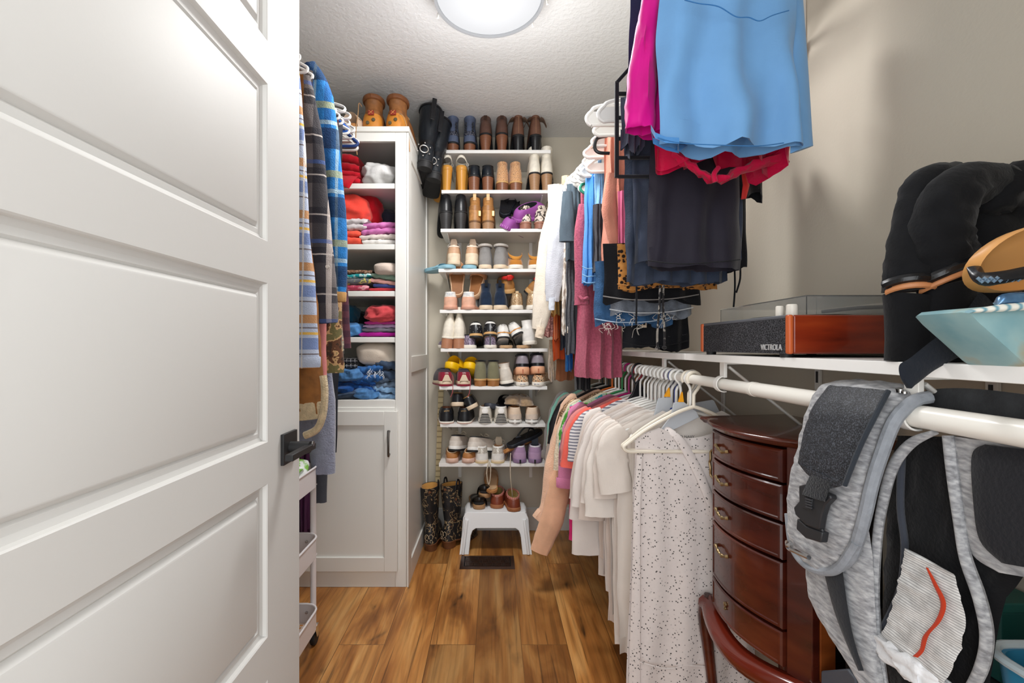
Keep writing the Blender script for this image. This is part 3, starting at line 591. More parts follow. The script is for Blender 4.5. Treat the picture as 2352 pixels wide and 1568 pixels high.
# sixth shelf
A('tall_cream_boot', 'cream leather boot with pink wood block heel', 'boot', (1026, 1053), 5, lambda r: shoe(r, crm, crm, h=.055, heel=stack3, hs=.98, wh=.034, toe='point', ch=.09, cw=.027, cl=.16, shaft=[(.115, .019, .038, .004), (.145, .013, .036, .01), (.17, .012, .035, .012)], lining=beig), yaw=(.1, 0), roll=(.12, 0))
A('purple_sneaker', 'purple glitter sneaker under the black ones', 'shoe', (1092, 1126), 5, lambda r: (shoe(r, glip, rub, wh=.034, wb=.044, st=.02, ch=.06, tab=blk, tabh=.003, coll=blks, lining=blks), M().box(-.004, .004, -.003, .001, .02, .08).ob('heel_stripe', blk, r)), yaw=(1.1, 0), dy=(.03, 0))
A('star_sneaker', 'black glitter sneaker with tan platform sole', 'shoe', (1093, 1126), 5, lambda r: shoe(r, wht, gum, wh=.038, wb=.046, st=.026, ch=.07, cw=.029, patch=glik, pk=5, coll=glik, side=rubb, lining=blks, lace=wht), dz=.072, tilt=(-.22, -.3), dzz=(-.01, .0), yaw=(.05, 0))
A('cork_sandal', 'tan sandal with black straps at the shelf bottom', 'sandal', (1163, 1200), 5, lambda r: slide(r, blk, insl, st=.018, bh=.035), yaw=(0, -.1))
A('logo_sneaker', 'white sneaker with orange stripe and heel lettering', 'shoe', (1158, 1188), 5, lambda r: (shoe(r, wht, wht, wh=.034, wb=.044, st=.022, ch=.065, cw=.026, coll=wht, side=rubb, lining=blks, patch=lea('dcdad8', .5), pk=2, lace=wht), text('heel_text', 'KVGI', .013, blk, r, (0, .0, .078), (pi/2-.3, 0, 0)), M().band([(-.036, .014, .03), (0, -.0035, .03), (.036, .014, .03)], [(-.036, .014, .036), (0, -.0035, .036), (.036, .014, .036)], .001, n=4).ob('stripe', lea('cf8a2e', .5), r)), dz=.06, dzz=(0, .018), tilt=(-.3, -.3), roll=(0, -.5), yaw=(.1, -.1))
A('white_lace_boot', 'white leather lace-up boot behind the sweatshirt cuffs', 'boot', (1215, 1215), 5, lambda r: shoe(r, wht, rub, wh=.036, wb=.044, st=.022, ch=.085, cw=.03, shaft=[(.12, .033, .048, 0)], lace=blks, lining=blks, wob=.002), only=0, dz=.02, roll=(-.1, 0), yaw=(-.1, 0))
# seventh shelf
A('red_running_shoe', 'maroon running shoe with cream stepped sole', 'shoe', (1026, 1066), 6, lambda r: (shoe(r, fab('4a3c44'), rubc, wh=.037, wb=.047, st=.022, sth=.03, ch=.07, cw=.028, patch=mar, pk=5, coll=fab('2f3440'), lining=blks, side=mar), M().prism([(-.026, -.004, .03), (.026, -.004, .03), (.009, -.003, .066), (-.009, -.003, .066)], (0, .006, 0)).ob('heel_wedge', rubc, r, bev=.001), text('heel_text', 'ryka', .012, wht, r, (0, -.001, .076), (pi/2-.2, 0, 0)),
   M().tube(cr([(.032, .03, .07), (.036, -.004, .05), (.034, -.012, .01), (.03, -.018, -.03), (.018, -.018, -.06)], 5), .0016, 6).ob('loose_lace', mat('red_cord', 'b8505a', rough=.7), r)), yaw=(.3, .1))
A('yellow_slide', 'bright yellow rubber platform slide', 'slide', (1027, 1073), 6, lambda r: (slide(r, yel, yel, L=.23, st=.04, bh=.045, band=(.2, .55)), ), dz=.102, tilt=(-.28, -.38), yaw=(-.55, -.3), yh=.015)
A('olive_ankle_boot', 'olive suede ankle boot with tan block heel', 'boot', (1103, 1133), 6, lambda r: shoe(r, oli, gum, h=.03, heel=lea('a5703f', .5), hs=.97, wh=.035, ch=.085, cw=.029, shaft=[(.1, .03, .046, 0)], cuff=blks, cuffw=.002, lining=dark_in))
A('white_bootie', 'white leather bootie tipped to one side', 'shoe', (1168, 1168), 6, lambda r: shoe(r, lea('d9d2c6', .45), rub, wh=.037, wb=.044, st=.026, ch=.075, cw=.03, shaft=[(.1, .036, .05, 0)], lining=insl, side=rubb, wob=.002), only=0, roll=(-.15, 0), dz=.006, yaw=(.15, 0))
A('leopard_slip_on', 'leopard print slip-on sneaker with white sole', 'shoe', (1201, 1233), 6, lambda r: (shoe(r, leop2, rub, wh=.035, wb=.045, st=.024, ch=.04, cf=.055, cw=.028, lining=dark_in), text('heel_text', 'Blowfish', .0085, mat('blue_print', '4a5f8f'), r, (0, -.0016, .012), (pi/2, 0, 0))), yaw=(.05, -.35))
A('peach_sneaker', 'grey sneaker with chunky peach sole on the slip-ons', 'shoe', (1201, 1237), 6, lambda r: (shoe(r, grysh, peach, wh=.038, wb=.046, st=.03, sth=.042, ch=.07, cw=.03, cuff=blks, cuffw=.005, lining=blks, lace=blks, straps=[(1, .016, blk, 'heel_band')]), M().box(-.004, .004, -.003, .003, .002, .028).ob('sole_notch', lea('b96f4c', .5), r)), dz=.068, tilt=(-.1, -.1), dzz=(0, .004))
# eighth shelf
A('black_flat', 'black leather loafer with gold heel lettering', 'shoe', (1026, 1065), 7, lambda r: (shoe(r, lea('17191d', .4), rub, wh=.04, wb=.046, st=.012, ch=.075, cw=.03, straps=[(4, .002, rubb, 'seam')], lining=lea('8a5a40', .6), side=lea('c79f92', .5)), text('heel_text', 'LEVITY', .010, gold, r, (0, .0, .072), (pi/2-.25, 0, 0))), yaw=(.12, -.05))
A('gold_platform', 'gold and black flat above the loafers', 'shoe', (1051, 1086), 7, lambda r: shoe(r, lea('15171c', .3), rubc, L=.24, wh=.035, wb=.043, st=.024, ch=.055, cw=.029, coll=gold, lining=gold), dz=.088, dzz=(.01, -.005), tilt=(-.15, -.1), roll=(0, -.45), yaw=(.08, .1), yh=.01)
A('foam_slide', 'dark grey foam slide lying behind the striped sneakers', 'slide', (1115, 1145), 7, lambda r: slide(r, blk, mat('grey_foam', '3b3f49', rough=.5), st=.028, bh=.04), yh=.05, dz=.085, dzz=(0, -.02), tilt=(-.25, .1), yaw=(-.85, -.3), roll=(-.1, .1))
A('striped_heel_sneaker', 'white sneaker with black striped heel', 'shoe', (1114, 1151), 7, lambda r: (shoe(r, lea('d5cfc3', .5), rub, wh=.037, wb=.046, st=.018, sth=.02, ch=.075, cw=.028, coll=wht, lining=insl, side=None), M().loft([[(x, -.0045+abs(x)*.25, .002), (x*.55, -.0035+abs(x)*.2, .055)] for x in (-.036, -.024, -.012, 0, .012, .024, .036)], False, False, False).ob('striped_heel', striped, r), M().band([(-.014, -.004, .06), (-.018, -.003, .075), (-.012, .002, .088)], [(.014, -.004, .06), (.018, -.003, .075), (.012, .002, .088)], .006, n=6).ob('heel_pad', wht, r)))
A('silver_sole_sneaker', 'beige sneaker with silver heel panel', 'shoe', (1185, 1221), 7, lambda r: shoe(r, beig, wht, wh=.036, wb=.046, st=.02, ch=.07, cw=.03, patch=lea('d9c8b8', .5), pk=3, lining=lea('b9834f', .6), sole2=None, side=silv, straps=[(0, .01, silv, 'silver_band')]), yaw=(.08, -.12))
A('fuzzy_slipper', 'tan fuzzy slipper on top of the beige sneakers', 'slipper', (1170, 1215), 7, lambda r: shoe(r, fuzz, fuzz, L=.22, wh=.04, wb=.055, st=.012, ch=.04, cf=.055, cc=.42, cl=.2, lining=fuzz, wob=.01), dz=.095, yh=.03, tilt=(-.12, -.05), yaw=(-.4, .35), dzz=(.01, 0))
# lowest shelf
A('tan_slip_on', 'pale pink slip-on with tan suede inside', 'shoe', (1038, 1070), 8, lambda r: shoe(r, lea('ad7440', .6), lea('dcb9a8', .5), L=.24, wh=.034, wb=.044, st=.024, sth=.028, ch=.028, cf=.045, cc=.33, cl=.26, cw=.031, lining=lea('8c5a2c', .7), cuff=lea('e8cfae', .6), cuffw=.0022), yaw=(.05, -.35))
A('white_trainer', 'white and grey trainer with black tread on the slip-ons', 'shoe', (1040, 1078), 8, lambda r: shoe(r, lea('cfc4b8', .5), wht, L=.25, wh=.034, wb=.045, st=.03, ch=.06, cw=.028, coll=lea('3c3d40', .5), lining=dark_in, patch=lea('ded6cc', .5), pk=3, side=rubb, lace=canv), dz=.062, dzz=(.005, 0), tilt=(-.15, -.2), yaw=(-.25, -.7), roll=(0, -.15), yh=.01)
A('glitter_trainer', 'silver glitter sneaker with cream sole', 'shoe', (1108, 1142), 8, lambda r: shoe(r, gliw, rubc, wh=.036, wb=.045, st=.018, ch=.075, cw=.028, patch=wht, pk=3, coll=wht, lining=insl, lace=canv, tongue=canv, side=mat('yellowed_rubber', 'd8c494', rough=.5)), yaw=(.12, -.1))
A('wedge_sandal', 'clear strap cork sandal leaning behind the sneakers', 'sandal', (1160, 1160), 8, lambda r: slide(r, lea('3a2c26', .5), cork, L=.23, st=.02, bh=.04, back=lea('b98450', .6)), only=0, yh=.03, dz=.05, tilt=(.15, 0), yaw=(-.9, 0), roll=(-.5, 0))
A('flip_flop', 'black flip-flop leaning against the shelf above', 'sandal', (1172, 1172), 8, lambda r: slide(r, blk, mat('black_foam2', '22262e', rough=.5), L=.25, st=.022, thong=mat('flip_strap', '14161a', rough=.6)), only=0, dz=.075, yh=.0, tilt=(-.0, 0), yaw=(-1.05, 0), roll=(-.25, 0), yaw_=None) if 0 else A('flip_flop', 'black flip-flop leaning up behind the lavender sneakers', 'sandal', (1168, 1168), 8, lambda r: slide(r, blk, mat('black_foam2', '22262e', rough=.5), L=.25, st=.022, thong=mat('flip_strap', '14161a', rough=.6)), only=0, dz=.08, yh=.02, tilt=(.28, 0), yaw=(-1.0, 0))
A('lavender_sneaker', 'lavender running sneaker with chunky tread', 'shoe', (1195, 1229), 8, lambda r: (shoe(r, lavn, lea('8d7496', .6), wh=.037, wb=.047, st=.026, ch=.07, cw=.028, patch=fab('b596b6'), pk=3, coll=lea('d8d2d8', .5), lining=fab('5b5f68'), tongue=fab('5b5f68')), M().box(-.005, .005, -.004, .01, 0, .022).ob('tread_gap', rubb, r)), yaw=(.05, -.08))
M_lace = M().tube(cr([P(1173, 1040, 2.58), P(1172, 1064, 2.565), P(1173, 1100, 2.57), P(1176, 1128, 2.6), P(1177, 1140, 2.62)], 6), .0028, 6).ob('loose_shoelace', canv); tag(M_lace, 'single cream shoelace hanging from the lowest shelf to the moccasin', 'shoelace')
M_lace = M().tube(cr([P(1122, 1060, 2.61), P(1122, 1062, 2.572), P(1118, 1085, 2.56), P(1122, 1112, 2.57), P(1126, 1098, 2.57), P(1127, 1075, 2.565), P(1125, 1061, 2.572), P(1125, 1059, 2.61)], 6), .003, 6).ob('loose_shoelace', canv); tag(M_lace, 'looped cream shoelace hanging below the silver glitter sneakers', 'shoelace')
# on the stool
mocc = lea('7c3a24', .4); moc_in = fab('a08a50')
A('moccasin', 'brown moccasin with red whipstitched collar', 'moccasin', (1140, 1182), None, lambda r: (shoe(r, mocc, lea('a0653f', .6), L=.24, wh=.037, wb=.046, st=.022, ch=.045, cf=.06, cc=.34, cl=.27, cw=.034, lining=moc_in, cuff=mat('red_whipstitch', 'a5463a', rough=.5, pat=('wavex', 60, [(0, '8d2d24'), (.5, 'a03a2e'), (.6, 'e0a090'), (1, 'e8b8a8')], False)), cuffw=.005)), zabs=szt, Y=2.575, dy=(.02, -.03), yaw=(-.1, .08), where='on the white step stool')
A('strap_sandal', 'black strap sandal', 'sandal', (1102, 1112), None, lambda r: (slide(r, lea('1a1715', .3), lea('a88058', .5), L=.23, st=.02, sth=.026, bh=.05, band=(.1, .45), back=dark_in), M().band([(.036*cos(pi*i/10), .05-.055*sin(pi*i/10), .03+.02*sin(pi*i/10)) for i in range(11)], [(.036*cos(pi*i/10), .05-.05*sin(pi*i/10), .052+.02*sin(pi*i/10)) for i in range(11)], .005, n=5).ob('heel_strap', lea('1a1715', .3), r)), zabs=szt, Y=2.58, dy=(0, .03), dzz=(0, .055), yaw=(.15, -.1), where='stacked on the left of the step stool')
A('cork_footbed_sandal', 'beige footbed sandal balanced on the other shoes', 'sandal', (1130, 1130), None, lambda r: slide(r, lea('c9a98a', .4), cork, L=.23, wh=.033, wb=.042, st=.022, bh=.05, back=insl), only=0, zabs=szt, Y=2.6, dz=.085, tilt=(.25, 0), yaw=(.04, 0), where='on the step stool')
# cowboy boots
cow = mat('tooled_black_leather', '1c1b1a', rough=.4, bump=.4, bs=60, pat=('noise', 26, [(0, '15171a'), (.52, '1d1e20'), (.545, 'b59a72'), (.565, '231d1a'), (.66, '1a1b1d'), (.7, '7a4f33'), (1, '5a3a28')], False))
for k, (px_, py_, yw) in enumerate(((987, 1268, -.1), (1020, 1262, -.7))):
    p = P(px_, py_, 2.54 if k == 0 else 2.58); p.z = 0
    r = thing('cowboy_boot', ('black tooled cowboy boot nearest the cabinet on the floor', 'black tooled cowboy boot with toe turned toward the step stool')[k], 'boot', p, (-.03*k, (-.05, -.06)[k], yw), group='black cowboy boots')
    shoe(r, cow, lea('6b4226', .5), L=.28, wh=.035, wb=.045, toe='point', h=.035, heel=lea('6b4226', .45), hs=.88, st=.008, ch=.09, cf=.11, cw=.032, cl=.2,
         shaft=[(.13, .04, .058, 0), (.2, .046, .066, 0), (.26, .05, .07, .0), (.31, .053, .074, .0)], lining=fab('c79a56'))
    q = M()
    for s in (-1, 1): q.prism([(s*.036, .03, .33), (s*.044, .07, .33), (s*.04, .075, .385), (s*.032, .045, .395)], (s*.004, 0, 0))
    M_ = M()
    for yy in (-.003, .142): pass
    for s in (-1, 1):
        xs = s*.05
        M_.tube(cr([(xs, .055, .325), (xs*1.04, .06, .37), (xs*1.02, .07, .38), (xs*1.04, .08, .37), (xs, .085, .325)], 5), .006, 8, flat=.5)
    M_.ob('pull_strap', blk, r)
    sw = M()                                   # stitched scrolls on the heel counter
    for s in (-1, 1):
        for rr_, c0, c1 in ((.011, .012, .085), (.007, .012, .06)):
            sw.tube([(s*(c0+rr_*cos(a)), -.0055+.16*(c0+rr_*cos(a)), c1+rr_*1.3*sin(a)) for a in [i*.5-1 for i in range(11)]], .0012, 5)
    sw.ob('scroll_stitching', lea('cdb999', .5), r)
# ---------------- cloth helpers ----------------
def fold(name, label, cat, pl, pr, yt, yb, mt, Y=2.21, lay=2, dep=.3, wr=.006, seed=0, tl=0, group=None, cant=0):
    """folded garment seen from its fold: picture columns pl..pr and rows yt..yb at depth Y"""
    a, b = P(pl, yb, Y), P(pr, yb, Y); h = (yb-yt)/F*Y; t = h/(lay*2)
    o = thing(name, label, cat, ((a.x+b.x)/2, Y, a.z), group=group, world=True)
    A, B = [], []
    for i in range(lay):
        z0 = a.z+t*(2*i+.5); z1 = z0+t; yo = .012*nz(i*3.3+seed, seed)
        for q in [(Y+dep, z0), (Y+dep*.5, z0), (Y+.03+yo, z0)]+[(Y+.02+yo-t*.75*sin(w_), z0+t*.5-t*.5*cos(w_)) for w_ in (.5, 1.1, 1.6, 2.1, 2.7)]+[(Y+.03+yo, z1), (Y+dep*.5, z1), (Y+dep, z1)]:
            A.append((a.x+.006*nz(i, q[1]*9, seed), q[0], q[1]+tl*.5)); B.append((b.x+.006*nz(q[1]*9, i, seed), q[0]+cant, q[1]-tl*.5))
        if i < lay-1: A.append((a.x, Y+dep+t*.3, z1+t*.5)); B.append((b.x, Y+dep+t*.3, z1+t*.5))
    M().band(A, B, t*.95, n=17, pw=.35, wr=wr, ws=18, seed=seed).ob('folded_layers', mt, o, sharp=80)
    return o
def crumple(name, label, cat, c, r, mt, seed=0, amp=.25, freq=16, rot=0, group=None, nm='bundle', e=.7, par=None, sharp=80):
    """heap of soft cloth with ridged wrinkles"""
    o = par or thing(name, label, cat, (c[0], c[1], c[2]-r[2]), group=group, world=True)
    m_ = M(); rings = []; nu, nv = 56, 30
    for j in range(nv+1):
        ph = pi*j/nv-pi/2; rg = []
        for i in range(nu):
            th = 2*pi*i/nu; sx = lambda v_, q: abs(v_)**q*(1 if v_ > 0 else -1)
            d_ = V((sx(cos(ph), e)*sx(cos(th), e), sx(cos(ph), e)*sx(sin(th), e), sx(sin(ph), e)))
            p = V((d_.x*r[0], d_.y*r[1], d_.z*r[2])); q = p*freq*V((1, 1, 1)).length/1.732+V((seed, seed*2.1, 0)); q = V((q.x, q.y*1.0, q.z*1.5))
            rd = 1-2.4*abs(noise.noise(q))+.5*noise.noise(q*2.7)
            p = p*(1+amp*(rd-.6))
            p.z = max(p.z, -r[2]*1.0)
            x, y = p.x*cos(rot)-p.y*sin(rot), p.x*sin(rot)+p.y*cos(rot)
            rg.append(V((x, y, p.z))+V(c))
        rings.append(rg)
    m_.loft(rings).ob(nm, mt, o, sharp=sharp); return o
def garment(name, label, cat, Y, xc, zt, hw, L, mt, th=.022, slope=.45, neck=.07, flare=0., fa=.01, ff=5, seed=0, group=None, hem=0., hw2=None, thing_=None, nv=20, nth=52, part='body', neckd=.04, sway=0., twist=0., thick0=.35, hollow=True, par=None, cut=None, flat_top=False):
    """hanging cloth body: flattened tube with shoulders at the top, soft vertical folds growing to the hem"""
    o = thing_ or par or thing(name, label, cat, (xc, Y, zt), group=group, world=True)
    hw2 = hw if hw2 is None else hw2; rings = []
    for j in range(nv+1):
        v_ = j/nv; rg = []; g = v_**.8
        for i in range(nth):
            a = 2*pi*i/nth; u = cos(a); s_ = sin(a)
            top = zt-slope*hw*max(0, abs(u)-neck/hw)
            if neckd and abs(u) < neck/hw: top -= neckd*(1-(u*hw/neck)**2)*(1 if s_ < 0 else .25)
            bot = zt-L+hem*nz(u*2.2+seed, seed*1.7)+.0012*sin(u*23+seed)
            z = top+(bot-top)*v_
            w_ = (hw+(hw2-hw)*v_)*(1-.0*s_)
            if cut: w_ *= cut(v_)
            x = xc+u*w_+sway*v_+.006*nz(z*9, seed+5, u)
            f_ = fa*(.25+g)*(sin(u*ff*3.1+seed*2+v_*1.2+2*nz(seed, u*1.5, v_*1.5))+.6*nz(u*ff*1.7+seed, v_*2.2, seed))
            t = th*(thick0+(1-thick0)*g)*sqrt(max(0, 1-u*u))**.8
            y = Y+s_*t+f_+twist*u*g+.004*nz(x*14, z*14, seed)
            rg.append((x, y, z))
        rings.append(rg)
    if hollow:
        c_ = rings[-1]; inner = [[(xc+(x-xc)*.985, Y+(y-Y)*.9, z+.002) for x, y, z in c_], [(xc+(x-xc)*.97, Y+(y-Y)*.85, z+.05) for x, y, z in c_]]
        M().loft(rings+inner, True, True).ob(part, mt, o, sharp=70)
    else: M().loft(rings).ob(part, mt, o, sharp=70)
    return o
def sleeve(o, pts, rad, mt, flat=.4, seed=0, cuff=None, cl=.04, nm='sleeve', wob=.12):
    """sleeve along a centre line, wrinkled, open at the cuff"""
    p = cr(pts, 6); m = len(p); rr = []
    for i in range(m):
        t = i/(m-1)*(len(rad)-1); k = min(int(t), len(rad)-2); rr.append(rad[k]+(rad[k+1]-rad[k])*(t-k))
    rings = []
    for i, c in enumerate(p):
        d_ = (p[min(i+1, m-1)]-p[max(i-1, 0)]).normalized(); n1 = V((0, 1, 0)); n1 = (n1-d_*n1.dot(d_)).normalized(); n2 = d_.cross(n1)
        rings.append([c+(n2*cos(a)*(1+wob*nz(cos(a)*2+seed, i*.5, sin(a)*2))+n1*sin(a)*flat*(1+wob*3*nz(cos(a)*3, i*.35+seed, 3)))*rr[i] for a in [2*pi*k/22 for k in range(22)]])
    e = rings[-1]; ce = sum(e, V())/22; d_ = (p[-1]-p[-2]).normalized()
    s_ = M().loft(rings+[[ce+(q-ce)*.9 for q in e], [ce+(q-ce)*.8-d_*.03 for q in e]], True, True).ob(nm, mt, o, sharp=75)
    if cuff:
        M().loft([[ce+(q-ce)*1.06-d_*cl for q in e], [ce+(q-ce)*1.1-d_*cl*.9 for q in e], [ce+(q-ce)*1.08 for q in e], [ce+(q-ce)*1.02+d_*.004 for q in e], [ce+(q-ce)*.85 for q in e]], False, False).ob('cuff', cuff, s_)
    return s_
def hanger(Y, xc, zr, mt, label, group, hw=.205, drop=.12, r=.0042, up=.075, rodr=.0138, hook=None, flat=1., yaw=0, cat='hanger', name='clothes_hanger', bar=True):
    o = thing(name, label, cat, (xc, Y, zr), (0, 0, yaw), group=group)
    R_ = rodr+.006; za = -up-R_*.2
    hk = [(R_*cos(a), 0, R_*sin(a)) for a in [pi*(-.12)+pi*1.12*k/10 for k in range(11)]][::-1]
    hk = [(-R_*cos(a), 0, R_*sin(a)) for a in [pi*1.15-pi*1.15*k/12 for k in range(13)]]
    q = [(-x, y, z) for x, y, z in hk]; pts = q[::-1]
    pts = [(R_*cos(a), 0, R_*sin(a)) for a in [pi*1.2-pi*1.2*k/12 for k in range(13)]]+[(R_*.95, 0, -.012), (R_*.5, 0, -.03), (0, 0, -.045), (0, 0, za)]
    M().tube(cr(pts, 2), r*.9, 8).ob('hook', hook or mt, o)
    e = .016
    L_ = [(0, 0, za), (hw*.25, 0, za-drop*.16), (hw*.7, 0, za-drop*.6), (hw, 0, za-drop), (hw+e*.7, 0, za-drop-e*.7), (hw, 0, za-drop-e*1.4), (hw*.8, 0, za-drop-e*1.5)]
    path = cr(L_, 4)
    if bar: full = path+[(-p[0], p[1], p[2]) for p in reversed(path)]
    m_ = M().tube(full, [r*(1.0)]*len(full), 8, flat=flat)
    m_.ob('frame', mt, o); return o
XLR, ZLR = -.80, 2.2                           # left rod
WPL = mat('hanger_white_plastic', 'eeede9', rough=.3, spec=.6)
rod = M().tube([(XLR, YF+.03, ZLR), (XLR, YC-.03, ZLR)], .0138, 20).ob('closet_rod', METW); tag(rod, 'white closet rod high on the left carrying flannel shirts', 'closet rod')
for y in (.25, 1.15, 2.05): tag(M().box(XL+.002, XLR, y-.006, y+.006, ZLR+.016, ZLR+.028).box(XLR-.01, XLR+.004, y-.006, y+.006, ZLR+.012, ZLR+.03).ob('rod_bracket', METW, bev=.001), 'white bracket holding the left closet rod', 'bracket', 'left rod brackets') if y > 1 else None
# ---- left clothes ----
def pl_(*rows): return list(rows)
flA = fab('b9c3d8', name='flannel_white_blue_gold', plaid=[(0, .16, .35, .1, '6d4a3c', .55), (2, .16, .22, .0, '4f6fae', .7), (2, .16, .16, .5, 'c08434', .85), (2, .16, .05, .72, 'e3b234', .9), (2, .08, .05, .2, '5a4438', .8), (0, .08, .06, .3, 'e8e2da', .7)], bump=.6, bs=300)
flB = fab('6d6766', name='flannel_grey_black', plaid=[(0, .11, .45, .1, '26262e', .75), (2, .13, .4, .3, '24242c', .7), (2, .13, .04, .1, 'd6ccc4', .6), (0, .11, .15, .7, 'cfc3bb', .6), (2, .26, .05, .4, '3d5a96', .6)], bump=.6, bs=300)
flC = fab('2a76b8', name='flannel_blue', plaid=[(0, .075, .3, .2, '1b3f78', .5), (0, .075, .12, .7, 'a9c4c8', .55), (2, .24, .3, .2, '1c2440', .75), (2, .24, .1, .62, 'a8aa72', .7), (2, .24, .06, .85, 'bcd3d8', .6)], bump=.7, bs=260, var=.25, vs=40)
flD = fab('26241f', name='flannel_small_check', plaid=[(0, .02, .3, .1, 'b8ad94', .6), (2, .02, .3, .3, 'b8ad94', .6), (2, .06, .08, .5, '9c4030', .5)], bump=.4)
flE = fab('5c3540', name='flannel_maroon', plaid=[(0, .05, .5, .1, '8a5a48', .6), (2, .05, .5, .3, '2d2230', .5)])
camo = fab('7b6a45', name='camo_fabric', pat=('noise', 22, [(0, '3a2b20'), (.42, '5a3a28'), (.5, 'b89468'), (.56, '6b6440'), (1, '4a4a30')], True))
sued = lea('8c5a28', .75, var=.3, name='brown_suede'); shea = mat('shearling', 'cbb794', rough=1, bump=1, bs=200, sheen=.4, var=.2, vs=50)
flee = mat('grey_fleece', '8a8fa2', rough=1, bump=.9, bs=160, sheen=.5, var=.12, vs=30); slate = fab('43454c'); plum = fab('4b2346'); pinkf = fab('d98a86')
LEFT = [
 ('flannel_shirt', 'white, blue and mustard plaid flannel shirt nearest the door edge', 1.40, .2, flA, 2.10, 1.02, [(662, 150), (678, 330), (684, 520), (694, 680), (700, 842)], [.03, .03, .035, .042, .045], .5),
 ('flannel_shirt', 'grey and black plaid flannel shirt between the gold and blue ones', 1.50, .205, flB, 2.11, .86, [(690, 180), (714, 330), (728, 520), (742, 660), (748, 742)], [.035, .04, .045, .045, .04], .5),
 ('flannel_shirt', 'bright blue plaid flannel shirt with corduroy cuff', 1.60, .205, flC, 2.125, .8, [(706, 150), (735, 230), (757, 400), (772, 560), (770, 690)], [.03, .048, .045, .04, .036], .5),
 ('checked_shirt', 'small black and cream checked shirt showing below the grey plaid', 1.68, .2, flD, 2.1, .9, [(706, 300), (745, 500), (752, 700), (762, 815)], [.03, .05, .05, .048], .4),
 ('plaid_shirt', 'maroon and brown plaid shirt behind the blue flannel', 1.76, .2, flE, 2.1, .9, [(735, 300), (770, 500), (780, 650), (789, 800)], [.03, .035, .03, .03], .4),
 ('camouflage_jacket', 'brown and green camouflage jacket hem below the shirts', 1.66, .19, camo, 2.1, 1.07, [(700, 300), (735, 550), (740, 700), (742, 856)], [.03, .05, .07, .075], .4),
 ('suede_coat', 'brown suede coat with shearling trim hanging under the flannels', 1.46, .19, sued, 2.08, 1.23, [(668, 500), (676, 700), (692, 860), (702, 960)], [.05, .075, .07, .062], .4),
 ('fleece_jacket', 'pale grey fleece jacket with long sleeve in front of the cabinet', 1.72, .2, flee, 2.08, 1.3, [(700, 500), (722, 760), (735, 920), (742, 1087)], [.04, .05, .055, .045], .45),
 ('knit_jumper', 'salmon pink jumper sleeve between the suede coat and fleece', 1.63, .19, pinkf, 2.08, 1.0, [(705, 500), (722, 700), (728, 880)], [.04, .04, .035], .4),
 ('winter_coat', 'dark slate coat hem below the grey fleece', 1.80, .2, slate, 2.08, 1.35, [(712, 600), (728, 900), (732, 1153)], [.04, .04, .032], .4),
 ('plum_dress', 'plum dress hem beside the white rolling cart', 1.88, .065, plum, 2.08, 1.7, [(690, 900), (696, 1100), (700, 1214)], [.03, .03, .025], .4)]
for i, (nm, lb, Y, hw, mt, zt, L, path, rad, fl) in enumerate(LEFT):
    o = garment(nm, lb, {'flannel_shirt': 'shirt', 'checked_shirt': 'shirt', 'plaid_shirt': 'shirt', 'camouflage_jacket': 'jacket', 'suede_coat': 'coat', 'fleece_jacket': 'jacket', 'knit_jumper': 'jumper', 'winter_coat': 'coat', 'plum_dress': 'dress'}[nm], Y, XLR, zt, hw, L, mt, th=.02, slope=.4, fa=.006, seed=i*3+1, hw2=hw-.02)
    cf = {0: flA, 2: fab('c59a62', name='corduroy_cuff', plaid=[(0, .004, .4, 0, 'a97c48', .8)]), 6: shea}.get(i)
    s_ = sleeve(o, [P(a, b, Y) for a, b in path], rad, mt, fl, seed=i, cuff=cf, cl=.03 if i != 6 else .05)
    if i == 6: M().tube(cr([P(742, 862, 1.43), P(746, 900, 1.43), P(742, 950, 1.43), P(728, 985, 1.43), P(700, 1000, 1.43)], 5), .012, 8).ob('shearling_edge', shea, o)
    if i == 1: M().lathe([(0, -.003), (.006, -.002), (.006, .002)], 12, tuple(P(752, 612, Y-.03)), 1).ob('button', lea('cfc7bd', .4), s_)
    hanger(Y, XLR, ZLR, WPL, 'white plastic hanger under a shirt on the left rod', 'hangers of the left clothes', hw=.19, drop=.07, r=.005) if i > 0 else hanger(Y, XLR, ZLR, WPL, 'white plastic hanger under a shirt on the left rod', 'hangers of the left clothes', hw=.19, drop=.07, r=.005)
    M().box(XLR-.04, XLR+.04, Y-.004, Y+.004, zt-.035, zt-.005).ob('neck_label', mt, o)
for k in range(7):
    Y = 1.86+k*.042; o = hanger(Y, XLR+.03-.004*k, ZLR, WPL, 'bare white plastic hanger at the cabinet end of the left rod', 'bare hangers near the cabinet', hw=.15+.012*(k % 2), drop=.035+.008*k, r=.009, up=.03, flat=.45)
for k, (c_, Y) in enumerate((('2456a8', 1.9), ('20386e', 2.03))):
    hanger(Y, XLR+.03, ZLR, mat('hanger_blue_%d' % k, c_, rough=.35), '%s plastic hanger among the white ones near the cabinet' % ('bright blue', 'navy blue')[k], None, hw=.15, drop=.1, r=.007, up=.03)
